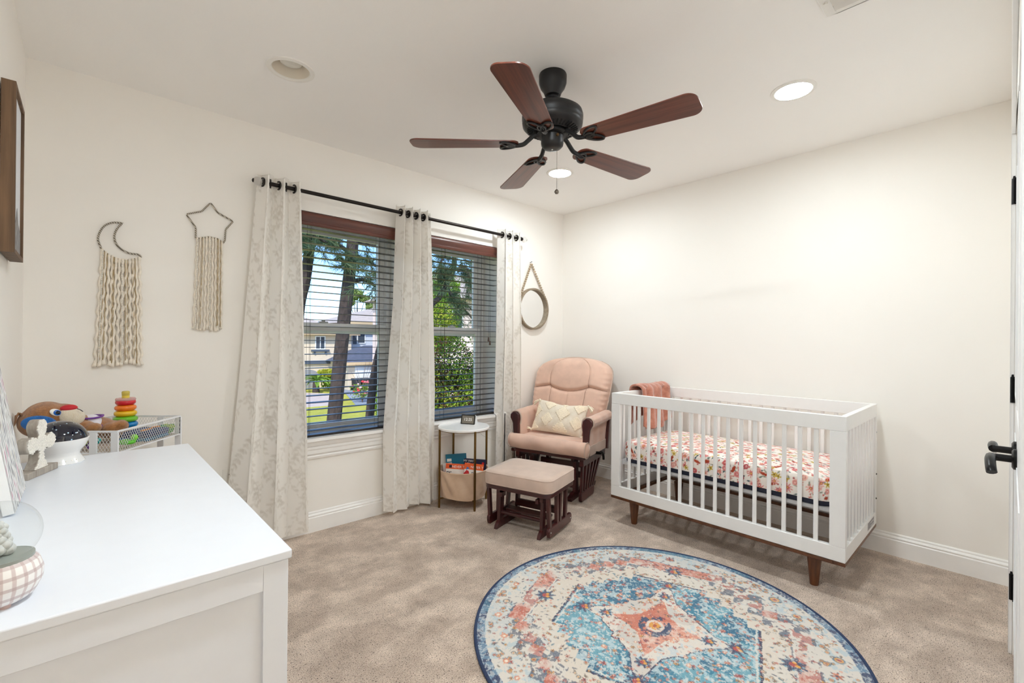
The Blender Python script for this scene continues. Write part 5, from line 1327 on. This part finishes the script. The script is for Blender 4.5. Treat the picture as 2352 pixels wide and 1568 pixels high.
def far_window(parent, x0, x1, z0, z1, y, frame=.10, nm='window'):
    wdw = frame_bars(MB(), x0, x1, z0, z1, frame, frame, frame, frame, y-.08, y+.02).box(((x0+x1)/2-.03, y-.07, z0), ((x0+x1)/2+.03, y, z1)).build(nm, M_WHITE, parent)
    MB().box((x0, y-.03, z0), (x1, y-.01, z1)).build('pane', M_PANE, wdw); return wdw
h1 = thing('stucco_house', 'two-storey beige stucco house with pale hip roof across the lawn', 'house', (18, 46, G))
def hb(mb): 
    mb.v = [(a-18, b_-46, c-G) for a, b_, c in mb.v]; return mb
hb(MB().box((9, 44, G), (19.2, 54, 1.9))).build('wall', M_STUC, h1)
hb(hip(MB(), 9, 19.2, 44, 54, 1.9, 4.1)).build('roof', M_ROOF, h1)
hb(MB().box((8.4, 43.3, 1.72), (19.8, 43.5, 1.98))).build('fascia_board', M_FASC, h1)
hb(MB().box((19.2, 45, G), (30, 55, 2.9))).build('upper_wing', M_STUC2, h1)
hb(hip(MB(), 19.4, 30, 45, 55, 3.0, 5.0, .9)).build('wing_roof', M_ROOF, h1)
hb(MB().box((18.5, 44.0, 2.82), (31, 44.2, 3.08))).build('wing_fascia', M_FASC, h1)
hb(MB().box((17.1, 39.8, G), (27, 45, -.75))).build('garage_wing', M_STUC, h1)
hb(hip(MB(), 17.1, 27, 39.8, 45.2, -.72, .75, .5)).build('garage_roof', M_ROOFD, h1)
hb(MB().box((16.6, 39.25, -.95), (27.4, 39.4, -.70))).build('garage_fascia', M_FASC, h1)
gd = hb(MB().box((18.0, 39.7, G), (22.6, 39.79, -1.25))).build('garage_door', M_STUC2, h1)
for i in range(4): hb(MB().box((18.0, 39.66, G+.05+i*.49), (22.6, 39.7, G+.47+i*.49))).build('door_panel', M_WHITE, gd)
hb(MB().box((17.7, 39.66, G), (18.0, 39.79, -1.05)).box((22.6, 39.66, G), (22.9, 39.79, -1.05)).box((18.0, 39.66, -1.25), (22.6, 39.79, -1.05))).build('door_surround', M_WHITE, h1)
o = hb(frame_bars(MB(), 15.7, 16.65, .35, 1.62, .09, .09, .09, .09, 43.92, 44.02).box((16.14, 43.93, .35), (16.21, 44, 1.62))).build('window', M_WHITE, h1)
hb(MB().box((15.7, 43.96, .35), (16.65, 43.98, 1.62))).build('pane', M_PANE, o)
hb(MB().box((15.35, 43.75, .16), (16.98, 44, .34)).box((15.6, 43.85, -.05), (15.72, 44, .16)).box((16.62, 43.85, -.05), (16.74, 44, .16))).build('sill', M_SHUT, o)
for x0 in (20.2, 22.4):
    o = hb(frame_bars(MB(), x0, x0+.9, .9, 2.3, .09, .09, .09, .09, 44.92, 45.02)).build('window', M_WHITE, h1); hb(MB().box((x0, 44.96, .9), (x0+.9, 44.98, 2.3))).build('pane', M_PANE, o)
    hb(MB().box((x0-.4, 44.93, .86), (x0-.06, 45, 2.34))).build('shutter', M_SHUT, o)
hb(MB().box((9, 43.8, -1.0), (17.4, 44, -.7))).build('belt_moulding', M_SHUT, h1)
arch = [(13.2, G), (13.2, -1.9)]+[(14.6+1.4*math.cos(a), -1.9+.45*math.sin(a)) for a in np.linspace(PI, 0, 12)]+[(16.0, G)]
hb(MB().prism(arch, -.06, 0, T(0, 43.98, 0) @ RX(PI/2))).build('arched_door', plain('arched_door_grey', (150, 148, 150), .7), h1)
lt = hb(MB().lathe([(.0001, 0), (.10, .02), (.12, .30), (.05, .42), (.0001, .45)], 8, T(16.9, 43.82, -1.95))).build('wall_lantern', M_BLACK, h1)
h2 = thing('neighbour_house', 'pinkish stucco house glimpsed through leaves beyond the right window', 'house', (24, 34, G))
def h2b(mb):
    mb.v = [(a-24, b_-34, c-G) for a, b_, c in mb.v]; return mb
h2b(MB().box((18.5, 30, G), (32, 38, 4.6))).build('wall', plain('stucco_pink', (232, 206, 194), .9), h2); h2b(hip(MB(), 18.5, 32, 30, 38, 4.6, 7.2)).build('roof', M_ROOF, h2)
o = h2b(frame_bars(MB(), 21.2, 22.3, 2.2, 3.8, .1, .1, .1, .1, 29.9, 30.02)).build('window', M_WHITE, h2); h2b(MB().box((21.2, 29.95, 2.2), (22.3, 29.97, 3.8))).build('pane', M_PANE, o)
# ------------------------------------------------------------------ vegetation
def leafmat(name, cols, tr=.35):
    k = N(name); oi = k.n('NewGeometry'); f = k.n('TexWhiteNoise'); f.noise_dimensions = '1D'; k.l(oi.outputs['Random Per Island'], f.inputs['W'])
    c = k.ramp(f.outputs['Value'], [(i/(len(cols)-1), lin(q)) for i, q in enumerate(cols)]); k.base(c); k.set(Roughness=.6, Specular_IOR_Level=.2)
    t_ = k.n('BsdfTranslucent'); k.l(c, t_.inputs[0]); mx = k.n('MixShader'); mx.inputs[0].default_value = tr; k.l(k.b.outputs[0], mx.inputs[1]); k.l(t_.outputs[0], mx.inputs[2]); k.l(mx.outputs[0], k.o.inputs[0]); return k.m
M_NEED = leafmat('pine_needles', [(58, 84, 70), (92, 116, 84), (128, 142, 92), (74, 100, 92), (150, 154, 104)]); M_LEAFG = leafmat('leaves_green', [(84, 128, 40), (130, 170, 50), (176, 200, 70), (64, 104, 44), (206, 214, 96)], .45); M_LEAFB = leafmat('leaves_brown', [(108, 70, 48), (140, 96, 62), (84, 62, 44), (96, 104, 52), (70, 88, 46)], .3); M_LEAFY = leafmat('leaves_yellow', [(196, 196, 60), (222, 216, 90), (150, 168, 52)], .5); M_FARL = leafmat('leaves_far', [(120, 140, 76), (150, 166, 92), (170, 180, 110)], .3)
k = N('pine_bark'); v = k.coord('Object', (1, 1, .35)); vo = k.n('TexVoronoi'); vo.inputs['Scale'].default_value = 16; k.l(v, vo.inputs['Vector']); nz = k.noise(k.coord('Object'), 9, 5, .7)
k.base(k.mix(.5, k.ramp(vo.outputs['Distance'], [(.05, lin((36, 29, 28))), (.4, lin((78, 64, 58)))]), k.ramp(nz, [(.3, lin((44, 34, 31))), (.7, lin((88, 72, 64)))]))); k.set(Roughness=.95); k.bump(vo.outputs['Distance'], .9, .04); M_BARK = k.m
RV = np.random.default_rng(12)
def needles(tufts, n=110, L=.22, wd=.0045):
    V = []; F_ = []
    for c, d, s in tufts:
        c = np.array(c); d = np.array(d, float); d /= np.linalg.norm(d)
        q = RV.normal(size=(n, 3)); q /= np.linalg.norm(q, axis=1)[:, None]
        dirs = d*.75+q*.85+np.array([0, 0, -.22]); dirs /= np.linalg.norm(dirs, axis=1)[:, None]
        base = c+d*RV.uniform(-.10, .10, (n, 1))*s; ln = L*s*RV.uniform(.7, 1.15, (n, 1))
        sd = np.cross(dirs, RV.normal(size=(n, 3))); sd /= np.linalg.norm(sd, axis=1)[:, None]+1e-9
        o = len(V)
        tip = base+dirs*ln
        for i in range(n):
            V.append(base[i]-sd[i]*wd); V.append(base[i]+sd[i]*wd); V.append(tip[i]); F_.append((o+3*i, o+3*i+1, o+3*i+2))
    return V, F_
def leaves(n, fn, size):
    V = []; F_ = []
    c = fn(n); n = len(c); a = RV.normal(size=(n, 3)); a /= np.linalg.norm(a, axis=1)[:, None]; b_ = np.cross(a, RV.normal(size=(n, 3))); b_ /= np.linalg.norm(b_, axis=1)[:, None]
    s = RV.uniform(.6, 1.2, (n, 1))*size
    P = np.stack([c-a*s, c+b_*s*.45+np.array([0, 0, .1])*s, c+a*s, c-b_*s*.45], 1).reshape(-1, 3)
    return P.tolist(), [(4*i, 4*i+1, 4*i+2, 4*i+3) for i in range(n)]
def veg(name, VF, mat, parent):
    mb = MB(); mb.add([tuple(q) for q in VF[0]], VF[1]); o = mb.build(name, mat, parent, fix=False); o['kind'] = 'stuff'; return o
def at0(t, P): return [(a-t.location.x, b_-t.location.y, c-t.location.z) for a, b_, c in P]
def pine(label, trunk, r0, branches, tsize=1.0, dens=1.0, nn=110):
    b0 = trunk[0]; t = thing('pine_tree', label, 'tree', b0, group='pine trees outside'); P = catmull([Vector(q) for q in trunk], 8)
    MB().tube(at0(t, P), [r0*(1-.35*i/len(P)) for i in range(len(P))], 14).build('trunk', M_BARK, t, smooth=True, angle=180)
    tf = []
    for br in branches:
        Q = catmull([Vector(q) for q in br], 6)
        MB().tube(at0(t, Q), [.045*(1-.75*i/len(Q)) for i in range(len(Q))], 7).build('branch', M_BARK, t, smooth=True, angle=180)
        for i, q in enumerate(Q):
            f = i/(len(Q)-1)
            if f < .25: continue
            d = (Q[min(i+1, len(Q)-1)]-Q[max(i-1, 0)])
            for r_ in range(max(1, int(3*dens))):
                off = Vector(RV.normal(size=3)*.11*(.4+f)); dd = d.normalized()*.6+Vector(RV.normal(size=3)*.5)
                tf.append((at0(t, [q+off])[0], dd, tsize))
    veg('needles', needles(tf, nn), M_NEED, t); return t
pine('thick pine trunk in the middle of the left window', [(2.93, 8, G), (3.18, 8, -.34), (3.35, 8, 1.52), (3.52, 8, 3.24), (3.7, 8, 6.5)], .135,
     [[(3.45, 8, 2.75), (3.2, 7.9, 2.85), (2.95, 7.8, 2.84), (2.62, 7.7, 2.95)], [(3.4, 8, 2.5), (3.2, 7.8, 2.6), (3.05, 7.7, 2.55)], [(3.5, 7.95, 2.75), (3.4, 7.75, 2.65), (3.35, 7.7, 2.35)], [(3.45, 8, 2.25), (3.7, 7.95, 2.30), (3.95, 7.9, 2.2), (4.2, 7.8, 2.3)], [(3.5, 8, 3.0), (3.8, 7.9, 2.95), (4.1, 7.8, 2.9), (4.3, 7.8, 3.0)], [(3.5, 8, 2.7), (3.8, 8.1, 2.7), (4.15, 8.2, 2.55)], [(4.3, 8.3, 3.2), (4.15, 8.2, 2.6), (4.05, 8.1, 2.0)]], 1.15, .34, 52)
pine('shadowed pine trunk at the left edge of the left window', [(2.66, 9, G), (2.77, 9, -.44), (2.90, 9, 1.69), (3.02, 9, 2.34), (3.12, 9, 3.25), (3.4, 9, 7)], .125, [[(3.1, 9, 2.9), (2.9, 8.8, 3.0), (2.8, 8.8, 3.1)], [(3.1, 9, 3.1), (3.25, 8.9, 3.3), (3.4, 8.8, 3.2)]], 1.0, 1.0)
pine('thin leaning pine trunk at the right edge of the left window', [(4.6, 10, G), (4.80, 10, -.68), (4.92, 10, .42), (5.10, 10, 1.23), (5.26, 10, 2.05), (5.5, 10, 5)], .105, [[(5.1, 10, 1.4), (5.2, 9.9, 1.5), (5.35, 9.8, 1.3)]], .9, 1.0)
pine('crooked pine boughs filling the top of the right window', [(4.55, 8.3, G), (4.85, 8.1, .5), (5.1, 8, 1.8), (5.36, 8, 2.13), (5.68, 8, 2.71), (5.73, 8, 3.27), (5.9, 8, 6)], .07,
     [[(5.68, 8, 2.71), (5.9, 7.9, 2.75), (6.2, 7.8, 2.6), (6.4, 7.8, 2.2)], [(5.46, 8, 2.4), (5.6, 7.9, 2.15), (5.8, 7.9, 1.98), (6.05, 7.8, 1.7), (6.3, 7.8, 1.5)], [(5.7, 8, 3.0), (5.5, 7.8, 3.1), (5.25, 7.7, 2.9), (5.1, 7.7, 2.6)], [(5.72, 8, 3.2), (6.0, 7.9, 3.15), (6.3, 7.8, 3.0)], [(5.5, 8, 2.5), (5.3, 7.8, 2.6), (5.15, 7.7, 2.5)], [(5.9, 7.9, 2.8), (6.0, 7.7, 2.4), (6.15, 7.7, 2.1)], [(6.2, 8.2, 3.4), (6.35, 8.1, 2.9), (6.4, 8.0, 2.5)]], 1.1, .67, 56)
def cloud(cx, cy, cz, rx, ry, rz):
    def fn(n):
        q = RV.normal(size=(n, 3)); q /= np.linalg.norm(q, axis=1)[:, None]; r = RV.uniform(.35, 1, (n, 1))**.6
        q = q*r*np.array([rx, ry, rz]); lump = 1+.22*np.sin(q[:, :1]*4/rx+1)*np.cos(q[:, 2:]*5/rz)
        return q*lump+np.array([cx, cy, cz])
    return fn
def bush(name, label, cat, base, parts, stems, group=None):
    t = thing(name, label, cat, base, group=group)
    for nm, n, (cx, cy, cz, rx, ry, rz), size, mat in parts: veg(nm, leaves(n, cloud(cx, cy, cz, rx, ry, rz), size), mat, t)
    for s in stems: MB().tube(catmull([Vector(q) for q in s], 5), .025, 6).build('stem', M_BARK, t, smooth=True)
    return t
bush('leafy_tree', 'bright green leafy tree behind the pine boughs in the right window', 'tree', (7.1, 11.3, G), [('foliage', 11000, (0, 0, 4.85, 1.3, .9, .95), .05, M_LEAFG), ('upper_foliage', 3000, (1.0, .5, 6.0, .5, .5, .5), .045, M_LEAFG), ('yellow_tree_foliage', 2600, (-.1, -.3, 4.9, 1.0, .7, .7), .042, M_LEAFY)], [[(0, 0, 0), (.05, 0, 2.5), (0, 0, 4.6)], [(.03, 0, 2.5), (.5, .3, 4.2), (1.0, .5, 5.9)]])  # yellow leaves mixed into the green crown
bush('tall_hedge', 'dense brown and green hedge filling the lower right window', 'hedge', (6.9, 9.3, G), [('brown_foliage', 24000, (-.2, .4, 2.5, 1.7, .8, 2.0), .045, M_LEAFB), ('green_foliage', 14000, (.2, .1, 2.4, 1.7, .9, 2.1), .042, M_LEAFG), ('yellow_foliage', 2600, (0, -.2, 2.3, 1.6, .8, 1.9), .040, M_LEAFY)], [[(x, 0, 0), (x*1.1, 0, 1.6), (x*1.2, .1, 3.2)] for x in (-1.0, -.5, 0, .5, 1.0)])
bush('garden_hedge', 'green and brown shrub beside the thin leaning trunk in the left window', 'shrub', (8.6, 16.3, G), [('foliage', 2600, (0, 0, 1.5, .6, .6, 1.6), .10, M_LEAFG), ('brown_foliage', 1500, (.15, 0, 1.4, .6, .6, 1.5), .10, M_LEAFB)], [[(0, 0, 0), (.05, 0, 1.0), (.1, 0, 2.2)]])
def far_tree(label, x, y, z0, z1, blobs):
    t = thing('far_tree', label, 'tree', (x, y, G), group='trees behind the houses')
    MB().tube([(0, 0, 0), (.1, 0, (z0-G)), (0, 0, z1-G)], [.14, .11, .06], 8).build('trunk', M_BARK, t, smooth=True)
    for i, (dx, dz, r) in enumerate(blobs):
        veg('crown', leaves(900, cloud(dx, 0, dz-G, r, r*.8, r*.6), .22), M_FARL, t)
        MB().tube([(0, 0, z0-G), (dx*.6, 0, (z0+dz)/2-G), (dx, 0, dz-G)], [.06, .05, .03], 6).build('branch', M_BARK, t)
far_tree('spreading pine with flat crown behind the pale roof', 31.4, 70, 4.2, 8.3, [(-1.2, 7.2, .9), (0, 8.6, 1.1), (1.3, 7.9, 1.0), (2.2, 6.9, .8), (-.6, 8.0, .8)])
far_tree('rounded yellow-green tree behind the roof beside the window frame', 34.3, 68, 3.8, 7, [(0, 6.6, 1.6), (-1.2, 6.1, 1.2), (.9, 7.4, 1.2), (1.0, 5.6, 1.3)])
far_tree('green tree behind the pinkish house', 40, 60, 5, 10, [(0, 9, 3), (-3, 8, 2.5), (3, 9.5, 2.5), (-1, 11, 2)])
# cycad with arching fronds
t = thing('cycad_plant', 'palm-like cycad with arching fronds in front of the beige house', 'plant', (14.4, 40.0, G))
MB().lathe([(.30, 0), (.26, .7), (.22, .9), (.0001, .95)], 12).build('trunk', M_BARK, t, smooth=True)
fm = leafmat('cycad_frond', [(120, 160, 60), (170, 196, 90), (206, 216, 130)], .3); R = random.Random(3)
for i in range(26):
    a = 2*PI*i/26+R.uniform(-.1, .1); el = R.uniform(.2, 1.2); L = 1.5; Q = []
    for j in range(9):
        f = j/8; rr = L*f*math.cos(el)*(1+.1*f); Q.append(Vector((rr*math.cos(a), rr*math.sin(a), .9+L*f*math.sin(el)-1.0*f*f*(.6+.4*math.cos(el)))))
    sd = Vector((-math.sin(a), math.cos(a), 0)); vs = []; fs = []
    for j, q in enumerate(Q):
        w_ = .17*math.sin(PI*min(1, .12+.9*j/8)); vs += [q-sd*w_+Vector((0, 0, .06)), q, q+sd*w_+Vector((0, 0, .06))]
        if j: fs += [(3*j-3, 3*j-2, 3*j+1, 3*j), (3*j-2, 3*j-1, 3*j+2, 3*j+1)]
    MB().add(vs, fs).build('frond', fm, t, solid=.01)
bush('light_shrub', 'light green layered shrub between the cycad and the thick trunk', 'shrub', (15.95, 41.4, G), [('foliage', 1600, (0, 0, 1.4, .95, .6, .45), .13, M_LEAFY), ('lower_foliage', 900, (.2, -.2, .7, .9, .6, .5), .13, M_LEAFG)], [[(0, 0, 0), (.1, 0, .7), (0, 0, 1.4)]])
# twiggy flowering bush
t = thing('flower_bush', 'bare twiggy bush with pink and red blossoms on the lawn', 'shrub', (14.5, 31.3, G)); R = random.Random(13); M_TWIG = plain('twig', (120, 98, 84), .9)
for i in range(16):
    a = R.uniform(0, 6.28); h_ = R.uniform(1.2, 3.4); d = R.uniform(.2, 1.4)
    tip = Vector((d*math.cos(a), d*math.sin(a), h_)); MB().tube(catmull([(0, 0, 0), (tip.x*.35, tip.y*.35, h_*.55), tip], 5), [.022*(1-.07*j) for j in range(11)], 5).build('twig', M_TWIG, t)
for i in range(26):
    a = R.uniform(0, 6.28); q = (R.uniform(.1, 1.1)*math.cos(a), R.uniform(.1, 1.1)*math.sin(a), R.uniform(.5, 1.7))
    MB().sphere(q, R.uniform(.07, .12), 7, 5, (1, 1, .7)).build('blossom', plain('blossom_%d' % (i % 3), [(236, 120, 130), (220, 60, 70), (244, 206, 206)][i % 3], .8), t, smooth=True)
veg('foliage', leaves(700, cloud(0, 0, .8, .9, .7, .6), .07), M_LEAFG, t)
for i, (x, lab) in enumerate(((17.6, 'left'), (18.4, 'right'))):
    t = thing('wheelie_bin', 'dark wheeled rubbish bin, the %s of two by the garage' % lab, 'bin', (x, 39.2, G+.03)); mt = plain('bin_plastic', (44, 46, 50), .5)
    MB().prism([(-.26, 0), (.26, 0), (.32, .95), (-.32, .95)], -.33, .33, RX(PI/2)).build('bin_body', mt, t, bevel=.02); MB().box((-.35, -.38, .95), (.35, .38, 1.05)).build('lid', mt, t, bevel=.02)
    for sx in (-1, 1): MB().cyl((sx*.30, .32, .12), (sx*.36, .32, .12), .12, n=12).build('wheel', M_BLACK, t)
bpy.context.view_layer.update()
